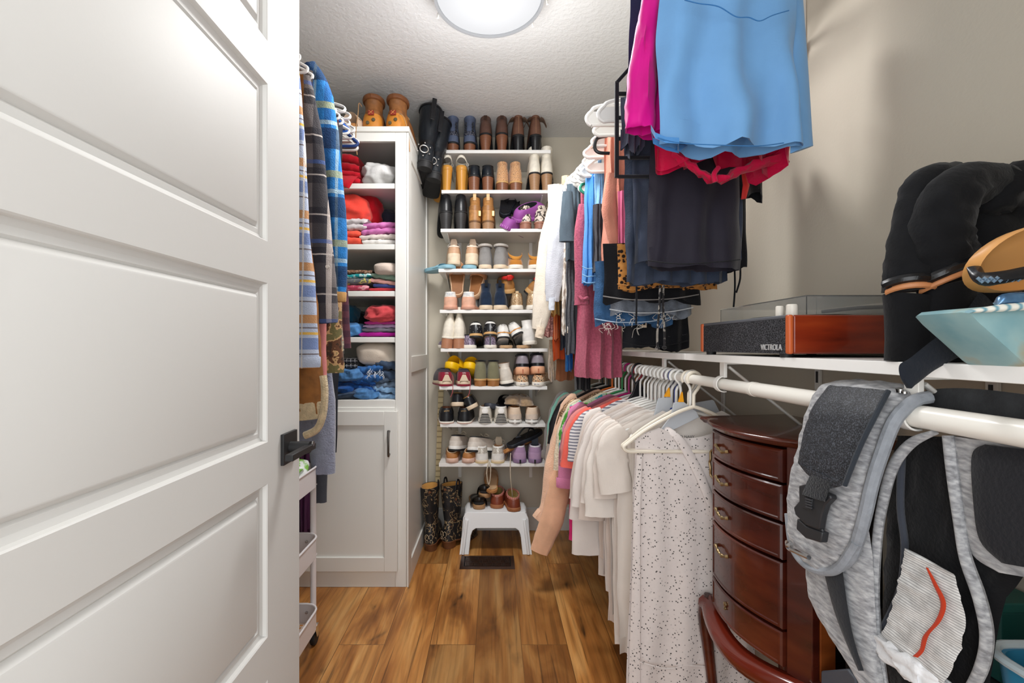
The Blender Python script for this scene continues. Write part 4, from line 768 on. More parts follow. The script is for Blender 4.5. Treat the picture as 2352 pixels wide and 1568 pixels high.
# ---- rolling cart ----
XC1 = -.665; XC0 = -1.02; YK0, YK1 = 1.34, 1.74
CAR = mat('cart_enamel', 'e3dfe0', rough=.4); CARI = mat('cart_inside', 'a39c9a', rough=.5)
t = thing('rolling_cart', 'white three-tier metal rolling cart half hidden behind the door', 'cart', (-.84, 1.54, 0), world=True)
def rrect(x0, x1, y0, y1, r, z, n=5):
    o = []
    for cx, cy, a0 in ((x1-r, y1-r, 0), (x0+r, y1-r, pi/2), (x0+r, y0+r, pi), (x1-r, y0+r, 1.5*pi)):
        o += [(cx+r*cos(a0+k*pi/2/n), cy+r*sin(a0+k*pi/2/n), z) for k in range(n+1)]
    return o
for i, z in enumerate((.70, .435, .165)):
    tr = M(); h = .075
    tr.loft([rrect(XC0, XC1, YK0, YK1, .05, z-h), rrect(XC0, XC1, YK0, YK1, .05, z), rrect(XC0+.003, XC1-.003, YK0+.003, YK1-.003, .048, z), rrect(XC0+.003, XC1-.003, YK0+.003, YK1-.003, .048, z-h+.004)], False, False)
    b = tr.ob('tray', CAR, t)
    M().tube(rrect(XC0, XC1, YK0, YK1, .05, z), .004, 8, loop=True).ob('rim', CAR, b)
    ms = M()
    for k in range(22):
        x = XC0+k*(XC1-XC0-.01)/21; ms.box(x, x+.002, YK0+.01, YK1-.01, z-h, z-h+.002)
    for k in range(24):
        y = YK0+.005+k*(YK1-YK0-.012)/23; ms.box(XC0+.01, XC1-.01, y, y+.002, z-h, z-h+.002)
    ms.ob('mesh_base', CAR, b)
    q = M()
    for bx, by in ((XC1-.05, YK1-.006), (XC1-.008, YK1-.06)): q.lathe([(0, -.004), (.005, -.003), (.006, .002)], 10, (bx, by, z-.03), 1)
    q.ob('bolts', CHROME, b)
for x, y in ((XC1-.03, YK1+.008), (XC0+.03, YK1+.008), (XC1-.03, YK0-.008), (XC0+.03, YK0-.008)):
    M().tube([(x, y, .07), (x, y, .70)], .011, 12).ob('post', CAR, t)
    cs = M().prism([(x-.014, y-.018, .075), (x+.014, y-.018, .075), (x+.014, y+.018, .075), (x-.014, y+.018, .075)], (0, 0, .004)).prism([(x-.014, y-.015, .075), (x-.014, y+.015, .075), (x-.014, y+.02, .03), (x-.014, y+.004, .03)], (.002, 0, 0)).prism([(x+.012, y-.015, .075), (x+.012, y+.015, .075), (x+.012, y+.02, .03), (x+.012, y+.004, .03)], (.002, 0, 0)).ob('caster_fork', CHROME, t, bev=.0005)
    M().lathe([(.004, -.009), (.024, -.009), (.027, -.006), (.027, .006), (.024, .009), (.004, .009)], 20, (x, y+.01, .027), 0).ob('caster_wheel', rubb, cs)
crumple('plastic_bag', 'clear plastic bag with green leaf print in the top cart tray', 'bag', (-.72, 1.62, .69), (.05, .06, .05), mat('leaf_print_plastic', 'e6ece2', rough=.2, pat=('noise', 18, [(0, '4f9c3a'), (.42, '8cc65a'), (.47, 'eef3ee'), (1, 'dfe9e6')], False)), seed=4, amp=.3)
crumple('craft_bundle', 'white wrapped bundle in the middle cart tray', 'bundle', (-.79, 1.58, .395), (.07, .1, .03), fab('bdb6b0'), seed=9)
# ---- folded clothes in the cabinet ----
def Fd(lb, pl, pr, yt, yb, c, lay=2, seed=0, tl=0, nm='folded_shirt', cat='folded shirt', Y=2.215, **k):
    m_ = c if not isinstance(c, str) else fab(c)
    return fold(nm, lb, cat, pl, pr, yt, yb, m_, Y=Y, lay=lay, seed=seed, tl=tl, group=k.pop('group', None), **k)
redf, cor = fab('b81325'), fab('e5483a'); bund = dict(amp=.28, freq=14)
def Cr(lb, pl, pr, yt, yb, c, seed=0, nm='crumpled_shirt', cat='folded shirt', Y=2.27, dep=.09, **k):
    a = P((pl+pr)/2, (yt+yb)/2, Y-.04); rx = (pr-pl)/2/F*Y*1.0; rz = (yb-yt)/2/F*Y*1.05
    m_ = c if not isinstance(c, str) else fab(c)
    k['amp'] = k.get('amp', .24)*.7; k['freq'] = k.get('freq', 20)*.75
    return crumple(nm, lb, cat, (a.x, Y+dep-.06, a.z), (rx, dep, rz), m_, seed=seed, **k)
s0 = SHZ
Fd('red folded sweatshirt at the left of the top cabinet shelf', 735, 826, 388, 419, redf, 2, 1, .012, nm='folded_sweatshirt', cat='folded sweatshirt')
Fd('dark red folded trousers on top of the red sweatshirt', 738, 824, 350, 389, 'a80f20', 2, 2, .02, nm='folded_trousers', cat='folded trousers')
o = M().band(cr([P(772, 404, 2.2), P(778, 420, 2.165), P(790, 428, 2.16)], 4), cr([P(822, 405, 2.2), P(812, 416, 2.165), P(802, 433, 2.16)], 4), .006, n=9, wr=.003).ob('shirt_flap', redf); tag(o, 'red shirt corner hanging over the edge of the top cabinet shelf', 'folded shirt')
Cr('pale grey rumpled sweatshirt on the right of the top cabinet shelf', 827, 912, 370, 420, 'c9c8c6', 3, nm='rumpled_sweatshirt', cat='sweatshirt', amp=.3, freq=17)
Cr('coral red rumpled sweatshirt at the left of the second cabinet shelf', 760, 845, 444, 508, cor, 5, nm='rumpled_sweatshirt', cat='sweatshirt', dep=.1, amp=.2, freq=13)
Cr('crimson sweatshirt slumped behind the coral one', 800, 872, 445, 508, 'b51220', 6, nm='rumpled_sweatshirt', cat='sweatshirt', Y=2.34, amp=.2, freq=13)
Cr('dark navy bundle at the back of the second cabinet shelf', 872, 915, 478, 528, '2b2f3c', 7, Y=2.42)
Fd('grey white folded top with a bow on the second cabinet shelf', 760, 842, 500, 527, 'cfc8c8', 2, 8, -.006, wr=.01)
Fd('bright coral folded shirt at the bottom of the second cabinet shelf', 760, 828, 527, 558, 'ec5a45', 2, 9, 0)
Fd('lilac pink folded shirt on the right of the second cabinet shelf', 828, 912, 508, 536, 'cf78b4', 2, 10, -.012, wr=.008)
Fd('ivory folded shirt under the lilac pink one', 824, 912, 536, 548, 'd8ccc4', 1, 11, -.008, wr=.008)
Fd('white folded shirt at the very bottom right of the second cabinet shelf', 830, 912, 548, 560, 'e2dfda', 1, 12, 0, wr=.006)
Fd('brown sequined folded top, highest of the left stack on the third cabinet shelf', 770, 852, 618, 628, mat('brown_sequins', '6a4a38', rough=.4, pat=('cell', 200, [(0, '3a2a22'), (.5, '7d5a44'), (1, 'c9a68c')], False)), 1, 13, wr=.004)
Fd('teal patterned folded shirt on the third cabinet shelf', 770, 852, 628, 638, fab('1f8f96', name='teal_print', pat=('noise', 60, [(0, '0f5660'), (.5, '1fa0a6'), (.6, 'cfe8e4'), (1, '1c8890')], False)), 1, 14, -.01, wr=.006)
Fd('charcoal folded shirt with yellow print on the third cabinet shelf', 770, 850, 638, 653, fab('5c5f63', name='charcoal_print', pat=('noise', 40, [(0, '4b4e53'), (.55, '65686c'), (.62, 'd6c95a'), (.7, '55585c')], False)), 1, 15, -.01, wr=.006)
Fd('crimson and pink folded shirt, lowest of the left stack on the third cabinet shelf', 770, 846, 653, 666, fab('a33348', name='crimson_print', pat=('noise', 30, [(0, '7a1f30'), (.5, 'b34058'), (.6, 'e3a0a8'), (1, '8a2a3c')], False)), 1, 16, wr=.004)
Cr('oatmeal jumper on top of the right stack on the third cabinet shelf', 854, 914, 602, 632, 'c9b9ac', 17, nm='rumpled_jumper', cat='jumper', Y=2.25, freq=10, amp=.12)
Fd('sage green folded shirt on the third cabinet shelf', 852, 912, 628, 641, '7d9683', 1, 18, .02, wr=.008)
Fd('dusty pink folded shirt on the third cabinet shelf', 848, 912, 641, 652, 'd39a90', 1, 19, .02, wr=.006)
Fd('navy blue folded shirt on the third cabinet shelf', 855, 912, 651, 660, '39457c', 1, 20, .006, wr=.004)
Fd('bright red folded shirt, lowest of the right stack on the third cabinet shelf', 846, 912, 660, 667, 'c43a42', 1, 21, wr=.003)
Cr('coral ruffled folded shorts topping the fourth cabinet shelf stack', 834, 914, 700, 740, 'c2474b', 22, nm='folded_shorts', cat='folded shorts', amp=.32, freq=20, Y=2.25)
Fd('hot pink folded shorts under the coral ones', 834, 912, 736, 745, 'c03c8c', 1, 23, wr=.004)
Fd('lilac folded shirt in the fourth cabinet shelf stack', 832, 912, 744, 753, 'b79cc0', 1, 24, wr=.006)
Fd('grey folded shirt in the fourth cabinet shelf stack', 830, 912, 752, 762, '7d7a85', 1, 25, wr=.005)
Fd('magenta folded shirt at the bottom of the fourth cabinet shelf stack', 822, 912, 762, 773, 'a8168a', 1, 26, wr=.005)
Cr('light blue denim bundle at the left of the fourth cabinet shelf', 770, 832, 742, 774, '4f86bd', 27, nm='denim_shorts', cat='shorts', amp=.3)
Cr('teal cloth bundle behind the blue denim', 765, 815, 700, 745, '1f5a72', 28, nm='cloth_bundle', cat='cloth', Y=2.34)
Cr('black cloth bundle in the dark of the fourth cabinet shelf', 790, 845, 712, 770, '15171d', 29, nm='cloth_bundle', cat='cloth', Y=2.44)
den = [fab(c, name='denim_'+c, var=.3, vs=45, bump=.4) for c in ('2f5f9a', '4d7db0', '7fa3c6', '1f4f90', '3a4a60', '6c7f94')]
Cr('cream folded jeans lying on top of the denim pile', 812, 905, 788, 842, 'dccfbe', 30, nm='folded_jeans', cat='folded jeans', amp=.16, freq=9, Y=2.26)
Fd('black and white checked folded trousers beside the cream jeans', 770, 820, 822, 846, fab('2c2c30', name='dark_check', plaid=[(0, .02, .12, 0, 'c9c9cc', .8), (2, .012, .15, 0, 'c9c9cc', .8)]), 2, 31, nm='folded_trousers', cat='folded trousers')
JN = [(760, 835, 846, 876, 1), (818, 880, 838, 880, 0), (858, 914, 826, 872, 4), (762, 812, 878, 905, 3), (800, 862, 870, 898, 3), (845, 914, 866, 892, 5), (760, 822, 896, 918, 4), (808, 868, 892, 918, 1), (850, 914, 886, 918, 2)]
JL = ['light blue jeans rolled at the left of the denim pile', 'mid blue jeans with frayed hem under the cream pair', 'dark grey jeans at the top right of the denim pile', 'deep blue jeans at the left edge, below the light roll', 'royal blue jeans in the middle of the denim pile', 'steel grey jeans at the right of the denim pile', 'charcoal jeans at the bottom left of the denim pile', 'faded blue jeans at the bottom middle of the pile', 'pale frayed denim at the bottom right of the pile']
for i, (a, b, c_, d_, k) in enumerate(JN):
    if i % 3 == 2 or i in (1, 4): Fd(JL[i], a, b, c_, d_, den[k], 2, 40+i, (.02, -.02)[i % 2], nm='folded_jeans', cat='folded jeans', wr=.012, Y=2.2+.01*(i % 3))
    else: Cr(JL[i], a, b, c_, d_, den[k], 40+i, nm='crumpled_jeans', cat='folded jeans', amp=.3, freq=18, Y=2.24)
fy = M()
for i in range(26):
    x = RD.uniform(845, 880); y = RD.uniform(845, 860); p = P(x, y, 2.18); fy.tube(cr([p, p+V((RD.uniform(-.01, .01), -.006, -.01)), p+V((RD.uniform(-.015, .015), -.01, -.022))], 3), .0007, 4)
tag(fy.ob('frayed_threads', fab('dfe6ee')), 'white frayed denim threads on the blue jeans pile', 'threads')['kind'] = 'stuff'
# ---------------- right side: shelf, rods, brackets ----------------
XRR, ZRR, RR = .57, 1.056, .0142               # lower rod
XSF, ZS = .55, 1.129                           # shelf front edge, shelf top
ROD = mat('white_rod', 'edeae2', rough=.25, spec=.6)
for k, (y0, y1) in enumerate(((YF+.02, 1.31), (1.312, 2.83))):
    tag(M().box(XSF, XR-.002, y0, y1, ZS-.0185, ZS).ob('wall_shelf', SHELFW, bev=.001), ('white long wall shelf on the right carrying the record player', 'white wall shelf board on the right beyond the record player')[k], 'shelf', 'right wall shelf boards')
t = thing('closet_rod', 'white lower closet rod on the right, carrying tops and the grey carrier', 'closet rod', (XRR, 1.5, ZRR), world=True)
M().tube([(XRR, YF+.03, ZRR), (XRR, 1.0, ZRR)], RR*1.08, 24).ob('outer_tube', ROD, t)
M().tube([(XRR, 1.0, ZRR), (XRR, 2.80, ZRR)], RR*.97, 24).ob('inner_tube', ROD, t)
M().tube([(XRR, .99, ZRR), (XRR, 1.004, ZRR)], RR*1.13, 24).ob('end_collar', ROD, t)
for i, y in enumerate((.62, 1.135, 1.53, 2.2)):
    b = M(); yy = y
    b.box(.575, XR-.012, yy-.008, yy+.008, ZS-.024, ZS-.0187)
    b.box(.568, .576, yy-.011, yy+.011, ZRR+RR+.002, ZS-.019)
    b.tube(cr([(.585, yy, ZS-.03), (XR-.02, yy, ZS-.235)], 2), .006, 8, flat=.6)
    hk = [(XRR+(RR+.0035)*cos(a), ZRR+(RR+.0035)*sin(a)) for a in [pi*.55+pi*1.05*k/12 for k in range(13)]]
    b.loft([[(x, yy-.009, z), (x, yy+.009, z), (XRR+(x-XRR)*1.16, yy+.009, ZRR+(z-ZRR)*1.16), (XRR+(x-XRR)*1.16, yy-.009, ZRR+(z-ZRR)*1.16)] for x, z in hk])
    b = b.ob('shelf_bracket', METW, bev=.0008); tag(b, 'white rod bracket under the right wall shelf, %s from the doorway' % ('nearest', 'second', 'third', 'farthest')[i], 'bracket', 'right shelf brackets')
for i, y in enumerate((.78, 1.2, 1.70)):
    q = M().box(XR-.008, XR-.001, y-.010, y+.010, .75, ZS-.02).ob('wall_track', METW, bev=.001)
    tag(q, 'white metal track on the right wall under the shelf, %s from the doorway' % ('nearest', 'middle', 'farthest')[i], 'shelf track', 'right wall tracks')
    M().box(XR-.010, XR-.007, y-.003, y+.003, ZS-.075, ZS-.045).ob('slot', blk, q)
XU, ZU = .545, 2.075
tag(M().tube([(XU, YF+.03, ZU), (XU, 2.82, ZU)], RR, 20).ob('closet_rod', ROD), 'white upper closet rod above the trousers and skirts', 'closet rod')
tag(M().box(XSF, XR-.002, YF+.02, 2.83, 2.14, 2.158).ob('wall_shelf', SHELFW, bev=.001), 'white top shelf high on the right wall above the upper rod', 'shelf')
for i, y in enumerate((1.265, 2.2)):
    b = M().box(XR-.012, XR, y-.011, y+.011, 1.975, 2.14)
    b.prism([(XR-.012, y-.012, 1.985), (XR-.012, y+.012, 1.985), (XR-.024, y+.01, 1.965), (XR-.024, y-.01, 1.965)], (0, 0, -.02))
    b.tube([(XR-.012, y, 1.98), (.585, y, ZU+.01)], .013, 10, flat=.7); b.box(XSF+.01, XR-.01, y-.009, y+.009, 2.132, 2.14)
    b.lathe([(0, -.006), (.013, -.004), (.013, .004), (0, .006)], 14, (XR-.014, y-.012, 1.972), 1)
    b = b.ob('upper_bracket', METW, bev=.001); tag(b, ('white diagonal bracket on the right wall beside the blue skirt', 'white diagonal bracket holding the far end of the upper rod')[i], 'bracket')
# ---------------- hanging clothes: lower rod ----------------
WHT = 'white plastic hanger crowded on the lower right rod'
def top_(nm, lb, cat, Y, mt, zh, hw=.195, xc=XRR, zt=.94, slv=None, hng=None, seed=0, sl=None, flare=0, fa=.008, th=.02, hl=WHT, slope=.5, neck=.075, dx=0, neckd=.05, hw2=None, grp='white hangers on the lower right rod', cuff=None, wid=(.03, .075)):
    zt = zt+.012*nz(seed, 1)
    o = garment(nm, lb, cat, Y, xc, zt, hw, zt-zh, mt, th=th, slope=slope, neck=neck, fa=fa, seed=seed, hw2=hw2 or hw-.012, hem=.03, neckd=neckd)
    ze = zt-slope*(hw-neck); xe = xc-hw
    if sl:
        for s_ in (-1, 1):
            ex = abs(sl[0]); pts = [(xc+s_*(hw-.03), Y, ze+.0), (xc+s_*(hw+.004), Y, ze-.035), (xc+s_*(hw+.012+ex*.5), Y-.004, ze-sl[1]*.5), (xc+s_*(hw+ex), Y-.008, ze-sl[1])]
            sleeve(o, pts, [wid[0], (wid[0]+wid[1])*.55, wid[1]*.95, wid[1]], mt, .3, seed=seed+s_, cuff=cuff, wob=.13)
    h = hng or WPL
    hanger(Y+.004, xc, ZRR, h, hl, grp, hw=hw-.01, drop=slope*(hw-neck)*1.35, r=.0045, up=.1)
    return o
tw = [fab(c, name='cotton_'+c, bump=.15, var=.03) for c in ('ded5cc', 'd8cdc4', 'e2dad2', 'dbd1c9', 'd3c5bb', 'e0d8d2', 'd6ccc6')]
dotm = mat('dotted_blouse_fabric', 'dcd3cf', rough=.8, sheen=.1, spec=.2, bump=.1, bs=300, pat=('voro', 112, [(0, '2c2a2b'), (.15, '3a3837'), (.26, 'dcd3cf'), (1, 'e0d7d3')], False))
dotm2 = dotm
# dotted blouse, nearest
o = garment('sleeveless_blouse', 'white blouse with small black dots, nearest hanger on the lower rod', 'blouse', 1.315, .573, .915, .165, .80, dotm, th=.03, slope=.35, neck=.09, neckd=.13, fa=.008, seed=3, hw2=.19, hem=.02, ff=4)
b = M().band([P(1462, 1045, 1.30), P(1455, 1180, 1.30), P(1452, 1320, 1.30), P(1446, 1500, 1.30), P(1444, 1590, 1.30)], [P(1475, 1045, 1.295), P(1470, 1180, 1.29), P(1470, 1320, 1.29), P(1470, 1500, 1.29), P(1470, 1590, 1.29)], .006, n=5).ob('armhole_edge', dotm, o)
M().tube(cr([P(1470, 1520, 1.285), P(1530, 1535, 1.283), P(1580, 1528, 1.283), P(1640, 1533, 1.285)], 5), .002, 6).ob('tier_seam', dotm, o)
v = M().band(cr([P(1520, 985, 1.33), P(1550, 1010, 1.305), P(1600, 1100, 1.295), P(1655, 1240, 1.29)], 5), cr([P(1530, 975, 1.33), P(1572, 1010, 1.305), P(1618, 1090, 1.295), P(1668, 1225, 1.29)], 5), .006, n=7).ob('collar_flap', dotm, o)
M().box(*(lambda a, b_: (a.x, b_.x, 1.343, 1.344, b_.z, a.z))(P(1578, 1010, 1.343), P(1620, 1024, 1.343))).ob('size_label', fab('a8a4a2'), o)
text('label_text', 'CHAUS', .014, blk, o, P(1599, 1017, 1.341), (pi/2, 0, 0), .0003)
NH = mat('hanger_cream_plastic', 'e9e0cf', rough=.3, spec=.6)
hanger(1.305, .573, ZRR, NH, 'cream plastic hanger holding the dotted blouse, nearest on the lower rod', None, hw=.19, drop=.105, r=.0052)
hanger(1.345, .575, ZRR, NH, 'cream plastic hanger just behind the dotted blouse', None, hw=.185, drop=.11, r=.0048)
# translucent flat hanger body
fl = mat('frosted_plastic', 'dfe4ea', rough=.35, trans=.45)
q = thing('trouser_hanger', 'frosted plastic skirt hanger with yellow size marker by the dotted blouse', 'hanger', (.573, 1.33, ZRR), world=True)
M().prism([P(1548, 925, 1.325), P(1570, 922, 1.325), P(1580, 930, 1.325), P(1600, 945, 1.325), P(1606, 958, 1.325), P(1520, 1000, 1.325), P(1500, 1010, 1.325), P(1542, 955, 1.325)], (0, .006, 0)).ob('frame', fl, q, bev=.001)
M().tube(cr([(.573, 1.33, ZRR-.09), (.573, 1.33, ZRR-.03), (.556, 1.33, ZRR), (.573, 1.33, ZRR+.02), (.59, 1.33, ZRR+.004)], 6), .004, 8).ob('hook', WPL, q)
M().prism([P(1560, 923, 1.322), P(1571, 923, 1.322), P(1568, 900, 1.322)], (0, .01, 0)).ob('size_marker', mat('yellow_marker', 'f0a51c', rough=.4), q)
q = thing('trouser_hanger', 'frosted plastic skirt hanger with yellow marker, second behind the dotted blouse', 'hanger', (.573, 1.40, ZRR), world=True)
M().prism([P(1512, 915, 1.40), P(1540, 911, 1.40), P(1545, 925, 1.40), P(1530, 960, 1.40), P(1495, 985, 1.40)], (0, .006, 0)).ob('frame', fl, q, bev=.001)
M().prism([P(1527, 911, 1.395), P(1540, 911, 1.395), P(1538, 890, 1.395)], (0, .01, 0)).ob('size_marker', mat('yellow_marker', 'f0a51c', rough=.4), q)
M().tube(cr([(.573, 1.40, ZRR-.09), (.573, 1.40, ZRR-.03), (.556, 1.40, ZRR), (.573, 1.40, ZRR+.02), (.59, 1.40, ZRR+.004)], 6), .004, 8).ob('hook', WPL, q)
q = thing('plastic_folder', 'milky translucent plastic sheet standing behind the dotted blouse', 'plastic sheet', (.66, 1.42, .9), world=True)
M().prism([P(1578, 928, 1.42), P(1636, 918, 1.42), P(1640, 920, 1.42), P(1665, 970, 1.42), P(1610, 965, 1.42)], (0, .004, 0)).ob('sheet', fl, q)
# white tee with printed neck
o = top_('white_tshirt', 'white t-shirt with printed neck label behind the dotted blouse', 't-shirt', 1.375, tw[2], .17, hw=.185, zt=.955, seed=61, neckd=.09, neck=.085, xc=.60)
text('printed_brand', 'OLD NAVY', .0115, mat('grey_print', '5a5a60'), o, P(1573, 1003, 1.352), (pi/2, 0, 0), .0003)
WT = [(1.42, 0, .19, (.0, .19), 'white t-shirt with soft rolled sleeve second behind the dotted blouse'), (1.455, 1, .235, (.02, .22), 'ivory t-shirt third behind the dotted blouse'), (1.49, 2, .175, (.03, .29), 'bright white t-shirt with longest hem among the whites'),
      (1.525, 3, .25, (.04, .26), 'cream short-sleeved top amid the white tops'), (1.56, 4, .2, (.05, .33), 'oatmeal long top amid the white tops'), (1.60, 5, .30, (.055, .30), 'pure white tee with wide sleeve amid the white tops'),
      (1.64, 6, .33, (.06, .36), 'soft white blouse with draped sleeve beyond the ivory tops'), (1.68, 4, .36, (.06, .3), 'pale beige long top beyond the soft white blouse'), (1.72, 5, .30, (.035, .52), 'sheer white blouse with dangling beads')]
for i, (Y, k, zh, sl, lb) in enumerate(WT):
    top_(('white_tshirt', 'white_blouse')[i > 3], lb, ('t-shirt', 'blouse')[i > 3], Y, tw[k], zh, hw=.19+.008*nz(i*1.3, 3), zt=.945, sl=sl, seed=70+i, fa=.012, wid=(.028, (.052, .045, .056)[i % 3]))
CT = [(1.77, 'striped_blouse', 'navy and white striped top edge next to the coral shirt', fab('d9d5d6', name='fine_stripes', plaid=[(2, .012, .4, 0, '3d4260', .8)]), .5, (.03, .18)),
      (1.82, 'coral_shirt', 'bright coral shirt with short sleeve between white and pink tops', fab('ee6a5c'), .48, (.05, .22)),
      (1.87, 'pink_blouse', 'salmon pink top behind the coral shirt', fab('dd8a86'), .5, (.04, .2)),
      (1.92, 'mauve_shirt', 'dusty mauve shirt in the coloured part of the lower rod', fab('9c5b6b'), .5, (.045, .24)),
      (1.97, 'rose_cardigan', 'rose pink cardigan with hot pink hem', fab('d986ac'), .42, (.04, .34)),
      (2.02, 'tropical_shirt', 'green and turquoise leaf print shirt', fab('3d7d4a', name='tropical_print', pat=('noise', 24, [(0, '1f4a35'), (.42, '4f9c3a'), (.5, 'dbe6c8'), (.56, '1ba6b0'), (1, '7a3a5c')], False)), .5, (.03, .22)),
      (2.07, 'knitted_sweater', 'cream chunky knitted sweater in the coloured part of the rod', fab('e8d9bf', bump=1, bs=120), .47, (.05, .3)),
      (2.13, 'sequin_blouse', 'brown and gold sequined top on the lower rod', mat('sequins_gold', '8a6a4d', rough=.35, metal=.4, pat=('cell', 220, [(0, '3a2a20'), (.5, '8d6b50'), (1, 'd9b48c')], False)), .55, (.03, .2)),
      (2.19, 'peach_cardigan', 'long fuzzy peach cardigan trailing toward the floor', fab('ecc3a6', sheen=.5, bump=.6, var=.15), .30, (.08, .48)),
      (2.26, 'black_jacket', 'black leather jacket sleeve on the lower rod', blk, .55, (.05, .22)),
      (2.32, 'grey_coat', 'taupe grey coat with wide lapel at the far end of the lower rod', fab('b3a59c'), .35, (.06, .34)),
      (2.39, 'mint_blouse', 'mint green top near the back wall', fab('93d3c2'), .5, (.045, .26)),
      (2.46, 'grey_hoodie', 'mid grey hooded top hanging nearest the back wall', fab('8f8a88'), .45, (.06, .34))]
HC_ = [None, None, None, mat('hanger_magenta', 'c4187c', rough=.35), None, mat('hanger_green', '2f9a55', rough=.35), None, None, mat('hanger_orange', 'e0702a', rough=.35), blk, None, mat('hanger_black', '1d1d1f', rough=.4), None]
for i, (Y, nm, lb, mt, zh, sl) in enumerate(CT):
    cat = nm.split('_')[-1]
    h = HC_[i]; hl = WHT if not h else '%s hanger carrying the %s' % ({3: 'magenta', 5: 'green', 8: 'orange', 9: 'glossy black', 11: 'black'}[i], nm.replace('_', ' '))
    top_(nm, lb, cat, Y, mt, zh, hw=.195+.01*nz(i*2.2, 8), zt=.945, sl=sl, seed=90+i, hng=h, hl=hl, grp='white hangers on the lower right rod' if not h else None, cuff=mt if i in (4, 8, 12) else None, wid=(.03, .06) if i != 8 else (.035, .065), hw2=.2)
q = garment('hot_pink_dress', 'hot pink dress hem showing under the rose cardigan', 'dress', 1.99, .45, .9, .12, .60, fab('e83a86'), th=.03, seed=5, slope=.3)
# black bat-shaped clip hanger
q = thing('clip_hanger', 'black sculpted plastic hanger between the coloured and white tops', 'hanger', (.573, 1.79, ZRR), world=True)
M().prism([P(1452, 905, 1.79), P(1462, 878, 1.79), P(1470, 870, 1.79), P(1482, 900, 1.79), P(1500, 925, 1.79), P(1460, 935, 1.79), P(1415, 950, 1.79), P(1412, 938, 1.79), P(1440, 920, 1.79)], (0, .012, 0)).ob('frame', blk, q, bev=.003)
M().tube(cr([P(1460, 885, 1.795), P(1452, 860, 1.795), P(1455, 842, 1.795), P(1466, 835, 1.795), P(1478, 840, 1.795)], 6), .004, 8).ob('hook', blk, q)
for k, (c_, Y, nm) in enumerate((('1f8f63', 1.93, 'green'), ('d9702b', 1.84, 'orange'), ('b0203a', 1.81, 'red'), ('1c3f9c', 1.44, 'royal blue'), ('3c4a8c', 1.475, 'indigo'), ('c4356f', 1.50, 'pink'))):
    hanger(Y, .573, ZRR, mat('hanger_tint_%d' % k, c_, rough=.35), '%s plastic hanger poking out among the white hooks' % nm, None, hw=.17, drop=.15, r=.0042, up=.095)
for k in range(7): hanger(1.43+k*.038, .573, ZRR, mat('hanger_grey_white', 'd5d2cc', rough=.3), 'thick grey-white hanger hook in the near cluster on the lower rod', 'grey-white hooks on the lower rod', hw=.17, drop=.15, r=.0058, up=.105)
# ---------------- upper rod ----------------
def bottoms(nm, lb, cat, Y, px0, px1, ytop, ybot, mt, seed=0, th=.03, fa=.008, taper=0, ff=4, wb=None, hemr=.02, legs=False, group=None, rod=True, dx=0, nv=18):
    a, b = P(px0, ytop, Y), P(px1, ybot, Y); hw = (b.x-a.x)/2; xc = (a.x+b.x)/2
    o = garment(nm, lb, cat, Y, xc, a.z, hw-taper, a.z-b.z, mt, th=th, slope=0, neck=.3, neckd=0, fa=fa, ff=ff, seed=seed, hw2=hw, hem=hemr, nv=nv, thick0=.5, group=group)
    if wb: M().loft([[(xc+(hw-taper)*1.01*cos(t_), Y+th*.62*sin(t_)+0, z) for t_ in [2*pi*k/30 for k in range(30)]] for z in (a.z-.045, a.z-.002)], False, False).ob('waistband', wb, o)
    if legs:
        for s_ in (-1, 1): M().loft([[(xc+s_*hw*.5+hw*.46*cos(t_), Y+th*.8*sin(t_)*e, z) for t_ in [2*pi*k/24 for k in range(24)]] for z, e in ((b.z+.04, .7), (b.z-.0, 1), (b.z-.025, 1.05), (b.z-.02, .9), (b.z+.02, .8))], False, False).ob('leg_hem', mt, o)
    return o
bsk = fab('6d9fd0', name='blue_jersey', var=.04, bump=.08, rough=.6); bskd = fab('4a86c2', name='blue_jersey_dark', var=.04, rough=.6)
mag = fab('cf0a86', name='magenta_satin', rough=.5, var=.12, vs=8, bump=.05); cri = fab('c4083f', name='crimson_satin', rough=.5, var=.15, vs=10)
nav = fab('202544'); bk2 = fab('24212c', name='dark_aubergine', rough=.65, bump=.1); bk3 = fab('14151a', name='deep_black'); sl_ = fab('3b4252', name='slate_sateen', rough=.6, var=.3, vs=12)
o = bottoms('skirt', 'sky blue athletic skirt hanging nearest the camera on the upper rod', 'skirt', 1.0, 1503, 1838, -40, 340, bsk, seed=2, th=.035, fa=.02, taper=.014, ff=2.4, hemr=.012, nv=26)
def seam(pts, Y, m_, o, r=.0012, nm='seam'): M().tube(cr([P(a, b, Y) for a, b in pts], 6), r, 6).ob(nm, m_, o)
dseam = fab('3a74ad', name='blue_seam')
seam([(1572, 0), (1605, 8), (1650, 15), (1690, 38), (1720, 40), (1745, 48), (1775, 35), (1812, 24)], .952, dseam, o)
seam([(1510, 316), (1560, 328), (1650, 333), (1740, 335), (1800, 328)], .955, dseam, o)
M().band(cr([P(1805, -40, 1.02), P(1812, 60, 1.015), P(1818, 200, 1.01), P(1815, 352, 1.0)], 6), cr([P(1840, -40, 1.03), P(1848, 60, 1.03), P(1858, 200, 1.03), P(1868, 335, 1.02)], 6), .02, n=9).ob('side_panel', bsk, o)
M().loft([[P(1493+3*k, 295+e, 0.97+.05*(k % 2)) for k in ()] or [P(x, y+e, .985+d_) for x, y, d_ in ((1495, 300, 0), (1505, 318, -.02), (1530, 328, -.03), (1560, 330, -.03), (1556, 345, 0), (1560, 352, .02), (1530, 345, .03), (1500, 330, .03))] for e in (0, -14)], False, False).ob('hem_roll', bskd, o)
